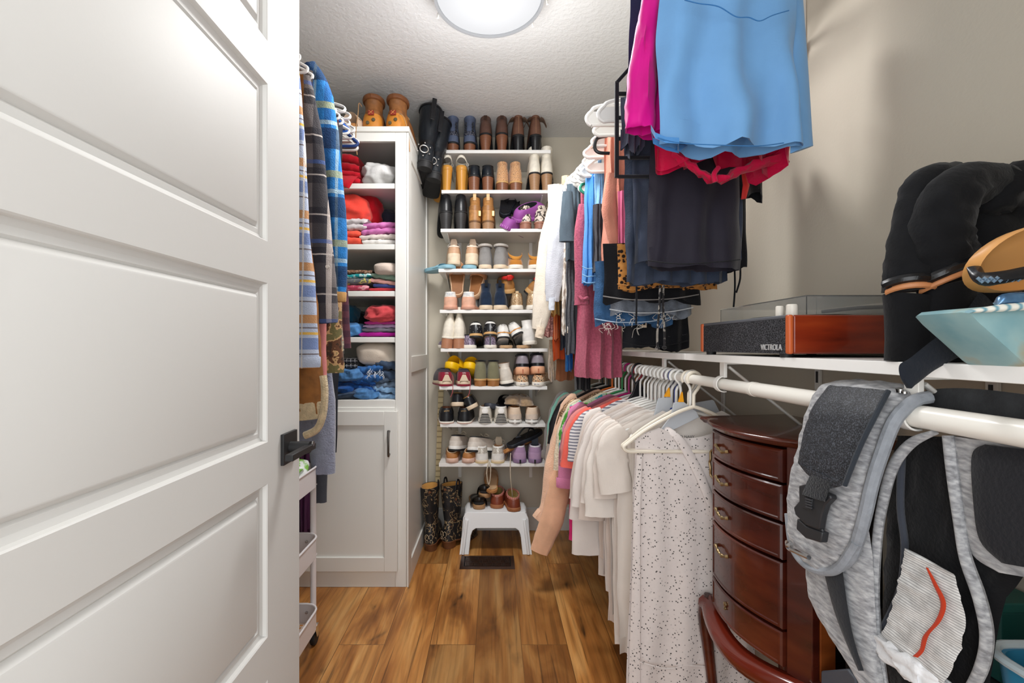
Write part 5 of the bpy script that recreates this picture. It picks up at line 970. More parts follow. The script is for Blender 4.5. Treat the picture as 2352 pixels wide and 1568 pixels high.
M().band(cr([P(1520, 305, 1.01), P(1530, 330, 1.01), P(1545, 342, 1.01), P(1562, 348, 1.0)], 5), cr([P(1535, 290, 1.03), P(1550, 310, 1.03), P(1565, 325, 1.02), P(1580, 335, 1.02)], 5), .006).ob('inner_shorts', bskd, o)
tag(M().box(.33, .76, 1.0-.004, 1.004, 1.965, 1.985).ob('clip_hanger', WPL, bev=.002), 'white clip hanger bar holding the sky blue skirt', 'hanger')
o = bottoms('gym_shorts', 'shiny magenta gym shorts directly behind the sky blue skirt', 'shorts', 1.075, 1458, 1800, -40, 300, mag, seed=4, th=.05, fa=.014, taper=.03, ff=3, hemr=.02)
sleeve(o, [P(1500, -40, 1.05), P(1488, 60, 1.05), P(1474, 180, 1.05), P(1470, 300, 1.05)], [.018, .024, .033, .034], mag, .8, seed=3, nm='leg', wob=.2)
o = bottoms('gym_shorts', 'crimson shorts with gathered hem below the sky blue skirt', 'shorts', 1.12, 1505, 1815, 100, 375, cri, seed=9, th=.045, fa=.02, taper=.01, ff=4, hemr=.05)
M().band(cr([P(1545, 345, 1.08), P(1600, 385, 1.07), P(1650, 405, 1.07), P(1720, 375, 1.075), P(1800, 350, 1.09)], 6), cr([P(1560, 370, 1.1), P(1610, 402, 1.1), P(1655, 421, 1.1), P(1725, 390, 1.1), P(1812, 378, 1.11)], 6), .014, n=15, wr=.012, seed=3).ob('gathered_hem', cri, o)
M().tube(cr([P(1650, 385, 1.065), P(1640, 400, 1.06), P(1643, 418, 1.06)], 4), .006, 8).ob('hem_knot', cri, o)
o = bottoms('navy_shorts', 'navy blue shorts left of the magenta pair', 'shorts', 1.16, 1438, 1690, -30, 296, nav, seed=12, th=.03, taper=.012, fa=.006)
# tiered velvet hanger
q = thing('tiered_hanger', 'black velvet multi-bar trouser hanger left of the dark trousers', 'hanger', (.5, 1.22, 1.7), world=True)
fr = M()
fr.box(*(lambda a, b_: (a.x, b_.x, 1.215, 1.225, b_.z, a.z))(P(1412, 190, 1.22), P(1421, 408, 1.22)))
for y in (215, 270, 318, 362, 405): fr.box(*(lambda a, b_: (a.x, b_.x, 1.215, 1.225, b_.z, a.z))(P(1418, y-3, 1.22), P(1690, y+4, 1.22)))
fr.ob('frame', blks, q, bev=.002); M().tube(cr([P(1560, 100, 1.22), (XU, 1.22, ZU-.05), (XU-.022, 1.22, ZU), (XU, 1.22, ZU+.02)], 5), .0035, 8).ob('hook', CHROME, q)
M().tube([P(1416, 190, 1.22), P(1470, 130, 1.22), P(1560, 100, 1.22)], .005, 8).ob('shoulder', blks, q)
o = bottoms('black_shorts', 'black satin shorts on the top bar of the tiered hanger', 'shorts', 1.195, 1425, 1480, 225, 345, sl_, seed=15, th=.02, hemr=.03)
o = bottoms('black_shorts', 'black shorts with red tie sticking out right of the dark skirt', 'shorts', 1.27, 1560, 1755, 330, 462, bk3, seed=16, th=.05, taper=.0, hemr=.04)
M().band([P(1702, 392, 1.2), P(1706, 425, 1.2), P(1702, 458, 1.2)], [P(1712, 392, 1.2), P(1722, 425, 1.2), P(1714, 456, 1.2)], .006).ob('red_tie', red, o)
o = bottoms('dark_skirt', 'dark aubergine skirt, large and smooth, below the crimson shorts', 'skirt', 1.2, 1485, 1705, 330, 618, bk2, seed=18, th=.04, fa=.009, taper=.012, ff=2.5, hemr=.01, nv=24)
M().tube(cr([P(1488, 598, 1.158), P(1560, 606, 1.152), P(1640, 602, 1.155), P(1700, 596, 1.165)], 5), .0012, 6).ob('hem_seam', bk3, o)
o = bottoms('dark_skirt', 'glossy black trousers layered between slate pair and aubergine skirt', 'trousers', 1.25, 1452, 1700, 320, 600, sl_, seed=21, th=.035, fa=.014, ff=6, hemr=.02)
o = bottoms('slate_trousers', 'slate blue trousers left of the aubergine skirt', 'trousers', 1.3, 1436, 1670, 330, 650, fab('394254', name='slate_cotton', var=.3, vs=16), seed=23, th=.03, fa=.01, ff=6, hemr=.02)
o = bottoms('black_shorts', 'black shorts with hanging drawstrings behind the aubergine skirt', 'shorts', 1.34, 1520, 1712, 330, 622, bk3, seed=25, th=.04, hemr=.02)
for j, pts in enumerate(([(1687, 610), (1688, 660), (1685, 705)], [(1700, 605), (1700, 640), (1691, 672)], [(1664, 620), (1666, 640)])): M().tube(cr([P(a, b, 1.33) for a, b in pts], 5), .0028, 6).ob('drawstring', bk3, o)
FJ = [('corduroy_trousers', 'dark brown corduroy trousers folded under the aubergine skirt', 1.38, 1545, 1658, 560, 648, fab('54422f', plaid=[(2, .006, .3, 0, '35291d', .7)]), 'trousers'),
      ('leopard_trousers', 'leopard print trousers folded under the slate pair', 1.42, 1418, 1645, 560, 666, fab('b5793c', name='leopard_orange', pat=('voro', 75, [(0, '1c1410'), (.38, '281a12'), (.45, 'b5793c'), (1, 'c58a48')], False)), 'trousers'),
      ('black_jeans', 'black jeans folded with white stitched seam above the denim shorts', 1.47, 1385, 1605, 560, 694, fab('17181c', name='black_denim', bump=.4), 'jeans'),
      ('grey_denim_shorts', 'washed grey denim shorts with frayed hem', 1.52, 1400, 1592, 600, 724, fab('6d737d', name='grey_denim', var=.3, vs=40, bump=.4), 'shorts'),
      ('blue_denim_shorts', 'blue denim shorts with frayed hem threads, lowest of the denim', 1.56, 1366, 1545, 600, 746, fab('34587f', name='blue_denim_dark', var=.35, vs=30, bump=.4), 'shorts'),
      ('black_trousers', 'black trousers reaching lowest behind the denim shorts', 1.62, 1430, 1580, 560, 800, bk3, 'trousers'),
      ('khaki_shorts', 'khaki shorts hem peeking out behind the black trousers', 1.66, 1480, 1556, 600, 765, fab('8b8071'), 'shorts')]
for i, (nm, lb, Y, a, b, yt, yb, mt, cat) in enumerate(FJ):
    o = bottoms(nm, lb, cat, Y, a, b, yt, yb, mt, seed=30+i, th=.035, fa=.006, ff=5, hemr=.02)
    L_ = cr([P(a, yb-14, Y-.03), P(a+(b-a)*.3, yb-6, Y-.04), P(a+(b-a)*.7, yb-8, Y-.04), P(b, yb-18, Y-.03)], 5)
    M().tube(L_, .0018, 6).ob('hem_stitching', {2: fab('8d8a88'), 3: fab('c9cdd2'), 4: fab('a9c0d8')}.get(i, mt), o)
    if i in (3, 4):
        fy = M(); kk = 14
        for j in range(kk):
            x = a+(b-a)*RD.uniform(.05, .95 if i == 3 else .6); p = P(x, yb-4, Y-.03)
            fy.tube(cr([p, p+V((RD.uniform(-.02, .02), -.004, -.014)), p+V((RD.uniform(-.012, .012), 0, -.02)), p+V((RD.uniform(-.01, .01), 0, RD.uniform(-.05, -.015)))], 4), .0006, 5)
        fy.ob('frayed_threads', fab('d8d2c8'), o)
o = M(); 
q = thing('drawstring_cord', 'two black knotted cords hanging in front of the denim shorts', 'cord', P(1515, 665, 1.36), world=True)
spk = fab('3d3a3d', name='speckled_cord', pat=('noise', 60, [(0, '1c1b1d'), (.5, '2c2a2c'), (.55, '9a948c'), (1, '57524f')], False))
for x0_, x1_, y1_ in ((1516, 1510, 800), (1524, 1526, 798)):
    M().tube(cr([P(x0_, 655, 1.36), P(x0_-1, 700, 1.355), P(x1_, 760, 1.355), P(x1_, y1_-4, 1.355)], 5), .0034, 8).lathe([(0, -.007), (.007, -.003), (.007, .003), (0, .007)], 10, tuple(P(x1_, y1_, 1.355))).ob('cord', spk, q)
q = M().tube(cr([P(1462, 655, 1.37), P(1462, 700, 1.37), P(1461, 745, 1.37)], 4), .003, 6).ob('thin_strap', bk3); tag(q, 'thin black strap hanging in front of the frayed denim', 'strap')
tagm = thing('price_tag', 'cream clothing tag with black stripes beside the black trousers', 'tag', P(1480, 740, 1.6), world=True)
M().box(*(lambda a, b_: (a.x, b_.x, 1.575, 1.577, b_.z, a.z))(P(1474, 725, 1.576), P(1485, 752, 1.576))).ob('card', fab('d8c4ac'), tagm)
M().box(*(lambda a, b_: (a.x, b_.x, 1.573, 1.575, b_.z, a.z))(P(1477, 730, 1.574), P(1482, 734, 1.574))).box(*(lambda a, b_: (a.x, b_.x, 1.573, 1.575, b_.z, a.z))(P(1477, 740, 1.574), P(1482, 746, 1.574))).ob('printed_bars', blk, tagm)
# rust, jeans, mauve, sweatshirts
rustm = fab('cf8873', name='terracotta_fleece', bump=.4)
o = bottoms('sweatpants', 'terracotta pink sweatpants with ribbed cuffs on the upper rod', 'sweatpants', 1.6, 1384, 1450, 290, 612, rustm, seed=50, th=.05, fa=.012, ff=4, hemr=.02, taper=.008)
M().loft([[(P(1417, 0, 1.58).x+.062*cos(a)*e, 1.58+.04*sin(a)*e, z) for a in [2*pi*k/40 for k in range(40)]] for z, e in ((P(0, 602, 1.58).z, 1), (P(0, 622, 1.58).z, 1.02), (P(0, 642, 1.58).z, .98))], False, False).ob('ribbed_cuff', fab('b9664a', name='rib_rust', plaid=[(0, .006, .4, 0, '94492f', .7)]), o)
sleeve(o, [P(1404, 400, 1.54), P(1400, 480, 1.53), P(1410, 545, 1.53), P(1420, 600, 1.53)], [.018, .026, .022, .012], rustm, .7, seed=3, nm='pocket_fold')
o = bottoms('leggings', 'rose pink leggings squeezed right of the terracotta sweatpants', 'leggings', 1.52, 1418, 1446, 440, 620, fab('d4688e'), seed=52, th=.03, hemr=.02)
o = bottoms('leggings', 'charcoal leggings between the jeans and the sweatpants', 'leggings', 1.68, 1362, 1392, 470, 625, fab('33333a'), seed=53, th=.03)
jm = fab('3f7fc0', name='bright_denim', var=.45, vs=12, bump=.4, st=(1, 1, .4)); jl = fab('7fb0da', name='light_denim', var=.3, vs=20, bump=.4)
o = bottoms('jeans', 'bright blue jeans hanging left of the terracotta sweatpants', 'jeans', 1.75, 1338, 1384, 400, 652, jm, seed=54, th=.05, fa=.008, taper=.012)
for y in (612, 630, 645): M().tube(cr([P(1337, y, 1.70), P(1350, y+5, 1.695), P(1372, y+2, 1.70), P(1383, y-3, 1.72)], 4), .0022, 6).ob('waist_stitching', jl, o)
o = bottoms('jeans', 'light wash jeans right of the bright blue pair', 'jeans', 1.72, 1364, 1390, 350, 665, jl, seed=55, th=.04)
mauv = fab('a85468', name='mauve_marl', var=.2, vs=120, bump=.4)
o = bottoms('lounge_trousers', 'long mauve marl lounge trousers reaching the lower hangers', 'trousers', 1.86, 1322, 1432, 440, 866, mauv, seed=56, th=.05, fa=.016, ff=4, taper=.02, hemr=.01, nv=26)
sleeve(o, [P(1341, 470, 1.80), P(1334, 540, 1.80), P(1334, 640, 1.80), P(1336, 700, 1.80)], [.02, .026, .024, .03], mauv, .5, seed=7, nm='knotted_fold')
M().tube(cr([P(1330, 680, 1.765), P(1338, 688, 1.76), P(1350, 684, 1.77)], 4), .008, 8).ob('tied_waist', mauv, o)
o = bottoms('black_leggings', 'black legging foot hanging below the mauve trousers', 'leggings', 1.93, 1320, 1355, 700, 895, bk3, seed=57, th=.03)
UP = [('teal_grey_shirt', 'dark teal grey shirt with folded sleeve on the far upper rod', 'shirt', 2.0, 1300, 1346, 424, 600, fab('4c5963', name='teal_grey'), [(1304, 440), (1303, 500), (1303, 555)], [.02, .03, .035]),
      ('charcoal_cardigan', 'long charcoal knitted cardigan behind the mauve trousers', 'cardigan', 2.03, 1298, 1330, 540, 812, fab('45454b', bump=.8, bs=120), None, None),
      ('floral_dress', 'white and taupe floral dress strip between cardigan and sweatshirt', 'dress', 2.06, 1290, 1312, 550, 765, fab('c9c0b8', name='floral_print', pat=('noise', 40, [(0, '6a5a4c'), (.45, 'b8a898'), (.52, 'e2dcd4'), (1, 'd6d0ca')], False)), None, None),
      ('grey_sweatshirt', 'pale heather grey sweatshirt with long cuffed sleeve', 'sweatshirt', 2.12, 1272, 1312, 428, 660, fab('c3c5cc', name='heather_grey', bump=.4), [(1300, 445), (1283, 540), (1272, 640), (1269, 690)], [.03, .045, .04, .028]),
      ('cream_sweatshirt', 'cream sweatshirt with long sleeve nearest the shoe shelves', 'sweatshirt', 2.2, 1256, 1300, 425, 690, fab('e2d8c8', name='cream_fleece', bump=.4), [(1288, 440), (1262, 560), (1248, 690), (1237, 755)], [.035, .05, .05, .03]),
      ('navy_dress', 'dark navy dress hem beside the blue one, far upper rod', 'dress', 2.26, 1286, 1310, 560, 800, fab('232b3c'), None, None),
      ('cobalt_blouse', 'cobalt blue blouse hem right of the rust skirt', 'blouse', 2.30, 1298, 1316, 560, 850, fab('1673c4'), None, None),
      ('mustard_cardigan', 'mustard yellow cardigan hem under the sweatshirt cuffs', 'cardigan', 2.34, 1258, 1290, 600, 722, fab('d0a65e'), None, None),
      ('rust_skirt', 'rust orange skirt at the far end of the upper rod', 'skirt', 2.40, 1270, 1322, 560, 826, fab('b5481c'), None, None),
      ('orange_scarf', 'bright orange scarf end above the rust skirt', 'scarf', 2.37, 1272, 1284, 640, 780, fab('e0762c'), None, None),
      ('tan_dress', 'tan brown dress hem, lowest at the far end of the upper rod', 'dress', 2.46, 1276, 1345, 700, 872, fab('9c6444'), None, None),
      ('glitter_blouse', 'dusty rose sequined blouse hem beside the shoe shelves', 'blouse', 2.44, 1240, 1282, 640, 775, mat('rose_sequins', '8d5f5c', rough=.4, pat=('cell', 200, [(0, '5a3a3a'), (.5, '9a6b66'), (1, 'd9aaa0')], False)), None, None),
      ('fur_scarf', 'beige fur scarf hanging beside the seventh shoe shelf', 'scarf', 2.47, 1259, 1276, 780, 872, mat('beige_fur', 'b39c82', rough=1, bump=1, bs=120, sheen=.5, var=.3, vs=60), None, None),
      ('cream_knit', 'cream knitted jumper shoulder highest by the far hangers', 'jumper', 2.28, 1288, 1312, 405, 470, fab('d9c4a8', name='cable_knit', bump=1, bs=90), None, None)]
for i, (nm, lb, cat, Y, a, b, yt, yb, mt, path, rad) in enumerate(UP):
    o = bottoms(nm, lb, cat, Y, a, b, yt, yb, mt, seed=120+i, th=.035, fa=.008, hemr=.02, taper=.004)
    if path: sleeve(o, [P(p_, q_, Y-.06) for p_, q_ in path], rad, mt, .45, seed=i, cuff=mt if i in (3, 4) else None, cl=.05)
    if i == 3: sleeve(o, [P(1268, 685, 2.05), P(1267, 700, 2.05), P(1267, 712, 2.05)], [.014, .014, .013], fab('cfd6df'), .6, nm='shirt_cuff')
    if i == 4: sleeve(o, [P(1243, 752, 2.12), P(1240, 765, 2.12), P(1238, 776, 2.12)], [.02, .021, .02], fab('d9c9b4'), .6, nm='ribbed_cuff')
UH = [(x, y, Y, w_) for x, y, Y, w_ in ((1365, 272, 1.5, .1), (1392, 262, 1.42, .12), (1384, 300, 1.55, .1), (1380, 325, 1.6, .1), (1362, 352, 1.66, .1), (1360, 372, 1.7, .1), (1352, 385, 1.76, .1), (1345, 392, 1.8, .1), (1340, 402, 1.86, .11), (1348, 412, 1.84, .1), (1330, 408, 1.95, .1), (1322, 415, 2.0, .1), (1350, 432, 1.9, .09), (1318, 425, 2.08, .09), (1355, 395, 1.73, .08), (1368, 385, 1.69, .08), (1338, 420, 1.98, .09), (1350, 405, 1.82, .08))]
for i, (x, y, Y, w_) in enumerate(UH):
    a = P(x-20 if i > 1 else x-18, y, Y); o = thing('clothes_hanger', 'wide white plastic hanger end stacked on the far upper rod' if i > 1 else ('large white hanger tip highest beside the tiered hanger', 'large white hanger just right of the highest tip')[i], 'hanger', (XU, Y, ZU), group='white hangers on the far upper rod' if i > 1 else None, world=True)
    wx = XU-a.x; hgt = .016 if i > 1 else .022
    path = [(XU-.02, Y, a.z+.055), (a.x+.05, Y, a.z+hgt+.02), (a.x+.015, Y, a.z+hgt), (a.x, Y, a.z), (a.x+.015, Y, a.z-hgt), (a.x+.06, Y, a.z-hgt), (XU+wx-.05, Y, a.z-hgt), (XU+wx, Y, a.z), (XU+wx-.05, Y, a.z+hgt+.02), (XU+.02, Y, a.z+.055)]
    M().tube(cr(path, 5), .0062, 8).ob('rim', WPL, o)
    M().prism([path[k] for k in range(2, 9)], (0, .003, 0)).ob('web', WPL, o)
    M().tube(cr([(XU, Y, a.z+.05), (XU, Y, ZU-.04), (XU-.02, Y, ZU-.01), (XU-.01, Y, ZU+.018), (XU+.012, Y, ZU+.018), (XU+.021, Y, ZU)], 5), .0035, 6).ob('hook', WPL, o)
q = thing('clothes_hanger', 'black curved hanger end among the white ones on the upper rod', 'hanger', P(1375, 330, 1.56), world=True); M().tube(cr([P(1395, 312, 1.56), P(1372, 318, 1.56), P(1366, 338, 1.56), P(1375, 350, 1.56), P(1400, 352, 1.56)], 5), .006, 8).ob('frame', blk, q)
q = thing('clothes_hanger', 'green rimmed hanger end just above the mauve trousers', 'hanger', P(1340, 430, 1.83), world=True); M().tube(cr([P(1352, 420, 1.83), P(1337, 424, 1.83), P(1333, 434, 1.83), P(1342, 443, 1.83), P(1360, 444, 1.83)], 5), .006, 8).ob('frame', mat('hanger_sea_green', '2a8d72', rough=.35), q)

# draped long sleeves of the peach cardigan and the sheer blouse
for o_ in [o for o in bpy.data.objects if o.name.startswith('peach_cardigan') and o.parent is None]:
    pc = fab('ecc3a6', sheen=.5, bump=.6, var=.15)
    sleeve(o_, [P(1300, 960, 2.12), P(1272, 1070, 2.12), P(1262, 1160, 2.12), P(1240, 1195, 2.12)], [.03, .042, .042, .04], pc, .35, seed=4, cuff=pc)
    sleeve(o_, [P(1330, 1000, 2.1), P(1290, 1100, 2.1), P(1268, 1190, 2.1), P(1238, 1268, 2.1)], [.035, .05, .055, .042], fab('e9b896', sheen=.4), .35, seed=6)
# ---------------- record player ----------------
t = thing('record_player', 'suitcase record player with red wood sides and black mesh front', 'record player', (.70, 1.02, ZS), world=True)
rw = mat('mahogany_veneer', '7a2a12', rough=.28, coat=.4, pat=('noise', 5, [(.3, '531407'), (.5, '7c2710'), (.7, '8e3516')], False), st=(1, 1, 6))
re_ = mat('orange_edge_highlight', 'bd5a2c', rough=.4)  # highlight on the rounded panel edges, put into the wood colour
Y0, Y1, X0, X1, Z0, Z1 = .838, 1.199, .546, .845, 1.136, 1.208
for y0, y1 in ((Y0, Y0+.012), (Y1-.012, Y1)):
    s_ = M().box(X0+.006, X1, y0, y1, Z0, Z1).ob('side_panel', rw, t, bev=.003)
    M().box(X0-.003, X0+.006, y0-.0004, y1+.0004, Z0-.0005, Z1+.0005).ob('highlit_wood_edge', re_, s_, bev=.003)
grm = mat('speaker_mesh', '17171a', rough=.7, spec=.15, pat=('voro', 420, [(0, '050506'), (.35, '0a0a0b'), (.5, '3c3c40'), (1, '56565a')], False))
M().box(X0, X0+.01, Y0+.012, Y1-.012, Z0, Z1-.006).ob('speaker_grille', grm, t)
M().box(X0+.01, X1, Y0+.012, Y1-.012, Z0+.001, Z1-.002).ob('deck', mat('grey_vinyl', '55575d', rough=.6), t, bev=.001)
M().box(X0, X0+.012, Y0+.012, Y1-.012, Z1-.006, Z1+.001).ob('front_rail', mat('grey_vinyl', '55575d', rough=.6), t, bev=.002)
for x, y in ((X0+.012, Y0+.03), (X0+.012, Y1-.03), (X1-.03, Y0+.03), (X1-.03, Y1-.03)): M().lathe([(0, ZS+.0003), (.011, ZS+.0003), (.012, Z0+.001), (0, Z0+.001)], 16, (x, y, 0)).ob('foot', rubb, t)
kn = mat('ivory_knob', 'dcd6cb', rough=.35)
for y, r_ in ((.905, .0075), (.868, .010)): M().lathe([(0, Z1), (r_, Z1), (r_*.96, Z1+.02), (r_*.8, Z1+.022), (0, Z1+.022)], 24, (X0+.022, y, 0)).ob('knob', kn, t)
acr = mat('clear_acrylic', 'f2f2f0', rough=.06, trans=.92, ior=1.15)
cv = M(); cx0, cx1, cy0, cy1, cz0, cz1 = X0+.04, X1-.01, Y0+.015, Y1-.02, Z1+.002, Z1+.036
for bxx in ((cx0, cx1, cy0, cy0+.002, cz0, cz1), (cx0, cx1, cy1-.002, cy1, cz0, cz1), (cx0, cx0+.002, cy0+.002, cy1-.002, cz0, cz1), (cx1-.002, cx1, cy0+.002, cy1-.002, cz0, cz1), (cx0, cx1, cy0, cy1, cz1, cz1+.002)): cv.box(*bxx)
cv.ob('dust_cover', acr, t)
M().lathe([(0, Z1), (.1, Z1), (.1, Z1+.008), (0, Z1+.009)], 40, (.70, 1.04, 0)).ob('platter', rubb, t)
M().tube([(.82, .90, Z1+.022), (.76, .95, Z1+.022), (.72, 1.0, Z1+.018)], .004, 8).ob('tonearm', mat('dark_metal', '3a3a3c', rough=.4, metal=.6), t)
text('brand_lettering', 'VICTROLA', .0165, mat('silver_letters', 'cfcfcf', rough=.3, metal=.4), t, (X0-.0015, .895, 1.1475), (pi/2, 0, -pi/2), .0008, sx=.86)
# ---------------- black suede boots on the shelf ----------------
sue = fab('0e0f12', name='black_suede', var=.4, vs=18, sheen=.08, bump=.2, bs=200); wel = mat('tan_welt', 'b97c50', rough=.45); glb = lea('101114', .2)
def ring(c, rx, ry, ang=0, n=24): return [c+V((rx*cos(2*pi*k/n), ry*sin(2*pi*k/n), ang*cos(2*pi*k/n))) for k in range(n)]
for k, (dx, dyy, lb) in enumerate(((0, 0, 'black suede block-heeled boot beside the record player'), (80, -.02, 'black suede boot, second from the record player, with hanging tie'))):
    Y = .63+dyy
    t = thing('suede_boot', lb, 'boot', tuple(P(2092+dx, 835, Y)), group='black suede boots on the shelf', world=True)
    cx = lambda p: p+dx
    y0 = (690, 655)[k]
    b0 = P(cx(2094), 0, Y); hz = P(0, y0, Y).z
    M().loft([ring(V((b0.x, Y, z)), r_, r_*.9, sl) for z, r_, sl in ((ZS+.001, .031, 0), (ZS+.03, .030, 0), (hz-.012, .031, .004*(1-2*k)), (hz+.004, .033, -.006+.014*k))]).ob('heel', sue, t)
    ps = [V((b0.x+.036*cos(a), Y+.033*sin(a)*1.0, hz+.004-.012*sin(a)+(-.008, .012)[k]*cos(a))) for a in [pi*1.0-pi*1.0*i/16*-1.0+0*i for i in range(17)]]
    M().band([p+V((0, 0, -.0045)) for p in ps], [p+V((0, -.001, .0035)) for p in ps], .004, n=5, pw=.3).ob('welt', wel, t)
    M().tube([p+V((0, .001, .0095)) for p in ps], .0065, 8).ob('sole_rim', glb, t)
    if k == 0: sleeve(t, [P(2092, 668, Y), P(2092, 610, Y), P(2095, 540, Y+.005), P(2108, 470, Y+.01), P(2135, 430, Y+.02), P(2190, 420, Y+.05)], [.034, .031, .026, .025, .03, .03], sue, .9, seed=5, nm='shaft')
    else:
        sleeve(t, [P(2180, 640, Y), P(2165, 590, Y), P(2160, 520, Y), P(2185, 450, Y), P(2230, 425, Y+.01), P(2300, 425, Y+.03)], [.034, .036, .035, .032, .03, .028], sue, .9, seed=8, nm='shaft')
        sleeve(t, [P(2290, 428, Y), P(2265, 480, Y+.03), P(2262, 600, Y+.03), P(2262, 720, Y+.03), P(2262, 815, Y+.04)], [.035, .05, .048, .036, .03], sue, .7, seed=11, nm='folded_shaft')
        sleeve(t, [P(2420, 440, Y+.04), P(2370, 430, Y+.04), P(2335, 480, Y+.04), P(2330, 640, Y+.04), P(2330, 760, Y+.04), P(2330, 812, Y+.05)], [.02, .04, .055, .055, .045, .04], sue, .7, seed=14, nm='folded_shaft')
        M().band(cr([P(2250, 670, .585), P(2200, 735, .572), P(2130, 790, .56), P(2090, 822, .555), P(2066, 838, .552), P(2068, 866, .552), P(2086, 890, .552)], 6), cr([P(2310, 740, .59), P(2240, 800, .572), P(2190, 826, .56), P(2150, 848, .556), P(2130, 862, .554), P(2108, 880, .553), P(2090, 892, .552)], 6), .007, n=9, pw=.4).ob('tie', fab('1b1f27', name='tie_suede', sheen=.1), t)
# sandal with tan footbed
t = thing('beaded_sandal', 'black beaded sandal with tan footbed on the near end of the right shelf', 'sandal', tuple(P(2350, 640, .50)), world=True)
c0 = P(2352, 595, .50); rg = []
for f, dy_, in ((0, .012), (.5, .012), (.75, .008), (.9, 0), (1, -.006), (1.04, 0), (1.0, .012), (.8, .02)): rg.append([c0+V((.052*f*cos(a)+.03*max(0, cos(a))*f, dy_-.02*f*sin(a), .033*f*sin(a)+.004*f*cos(a))) for a in [2*pi*k/36 for k in range(36)]])
M().loft(rg).ob('footbed', mat('tan_footbed', 'cf9656', rough=.45, var=.06), t)
M().band(cr([P(2238, 610, .498), P(2252, 625, .485), P(2300, 622, .478), P(2352, 612, .475), P(2420, 600, .47)], 5), cr([P(2236, 618, .50), P(2256, 655, .488), P(2300, 652, .48), P(2352, 642, .478), P(2420, 630, .475)], 5), .012, n=9).ob('strap', blk, t)
q = M()
for i in range(14): p = P(2248+i*7, 640-.3*i+6*(i % 2), .476); q.lathe([(0, -.0025), (.0025, 0), (0, .0025)], 8, tuple(p))
q.ob('beads', mat('blue_grey_beads', '7c93a8', rough=.2, metal=.3), t)
t = thing('wedge_sandal', 'pale blue distressed wedge heel sandal at the right edge of the photo', 'sandal', tuple(P(2330, 838, .50)), world=True)
bw = mat('distressed_blue', '86a6ac', rough=.5, pat=('noise', 14, [(.3, '6f9aa4'), (.5, '8fb0b2'), (.6, 'a39a80'), (.66, '86a8ae'), (1, '94b4b8')], False))
pol = [(2220, 716), (2232, 708), (2290, 702), (2360, 700), (2440, 690), (2470, 860), (2400, 870), (2352, 838), (2290, 782), (2240, 738)]
rr = []
for e, f in ((0, .93), (.006, 1), (.055, 1), (.061, .93)):
    cc = V((P(2340, 760, .47).x, .47, P(2340, 760, .47).z)); rr.append([cc+(P(x, y, .47)-cc)*f+V((0, e, 0)) for x, y in pol])
M().loft(rr).ob('wedge', bw, t, sharp=50)
M().band(cr([P(2225, 712, .466), P(2290, 700, .466), P(2352, 694, .466), P(2440, 684, .466)], 5), cr([P(2225, 719, .466), P(2290, 716, .466), P(2352, 712, .466), P(2440, 703, .466)], 5), .008, n=7).ob('rope_trim', mat('rope_trim', 'c9d3cf', rough=.8, pat=('wavex', 26, [(0, '6fa0b0'), (.5, 'dfe0d6'), (1, 'e8e6dc')], False)), t)
M().band(cr([P(2285, 695, .475), P(2300, 676, .472), P(2352, 670, .47), P(2440, 668, .47)], 5), cr([P(2288, 702, .475), P(2310, 700, .472), P(2352, 700, .47), P(2440, 696, .47)], 5), .012, n=9).ob('strap', mat('metallic_blue_leather', '4a6f9c', rough=.25, metal=.6, pat=('noise', 20, [(.3, '1d2f55'), (.5, '5d86ad'), (.7, 'b9cfdf')], False)), t)
# ---------------- jewellery armoire ----------------
W_ = .334; O_ = V((.600, 1.26, 0)); D_ = V((.05, -.33, 0)).normalized(); N_ = V((-.33, -.05, 0)).normalized()
def A_(s, t, z): return O_+D_*s+N_*t+V((0, 0, z))
def bow(s, b=.045): return b*max(0, sin(pi*min(1, max(0, s/W_))))**.9
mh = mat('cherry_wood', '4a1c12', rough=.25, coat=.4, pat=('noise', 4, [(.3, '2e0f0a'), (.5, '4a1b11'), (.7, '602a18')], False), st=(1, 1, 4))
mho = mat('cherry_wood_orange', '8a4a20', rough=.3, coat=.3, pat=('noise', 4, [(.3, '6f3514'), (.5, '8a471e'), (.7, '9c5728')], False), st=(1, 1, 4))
mhr = mat('cherry_wood_red', '642012', rough=.2, coat=.6)
drk = mat('shade_and_tote_black', '120c0a', rough=.7)  # armoire interior shade put into the colour; the tote body shares it
brs = mat('antique_brass', '9a8562', rough=.35, metal=.9)
t = thing('jewellery_armoire', 'cherry wood bow-front jewellery armoire with brass pulls beside the dotted blouse', 'jewellery armoire', (.74, 1.08, 0), world=True)
def bowprism(s0, s1, t0, z0, z1, n=18, b=.045, back=-.02):
    f = [(s0+(s1-s0)*k/n) for k in range(n+1)]
    return [[A_(s, t0+bow(s, b), z) for s in f]+[A_(s, back, z) for s in reversed(f)] for z in (z0, z1)]
body = M()
body.loft(bowprism(.002, .034, -.004, .45, .936, 4)).loft(bowprism(.286, W_-.002, -.004, .45, .936, 4))
body.loft([[A_(.0, -.02, z), A_(.0, -.235, z), A_(.012, -.235, z), A_(.012, -.02, z)] for z in (.45, .936)])
body.loft([[A_(.012, -.225, z), A_(W_-.012, -.225, z), A_(W_-.012, -.235, z), A_(.012, -.235, z)] for z in (.45, .936)])
body.loft([[A_(.0, 0, z), A_(W_, 0, z), A_(W_, -.235, z), A_(0, -.235, z)] for z in (.45, .462)])
body.loft([[A_(.034, -.02, z), A_(.286, -.02, z), A_(.286, -.028, z), A_(.034, -.028, z)] for z in (.45, .936)])
body.ob('body', mh, t, bev=.002)
sp = M().loft([[A_(W_-.012, -.02, z), A_(W_, -.02, z), A_(W_, -.055, z), A_(W_-.012, -.055, z)] for z in (.45, .936)]).ob('side_stile', mho, t, bev=.001)
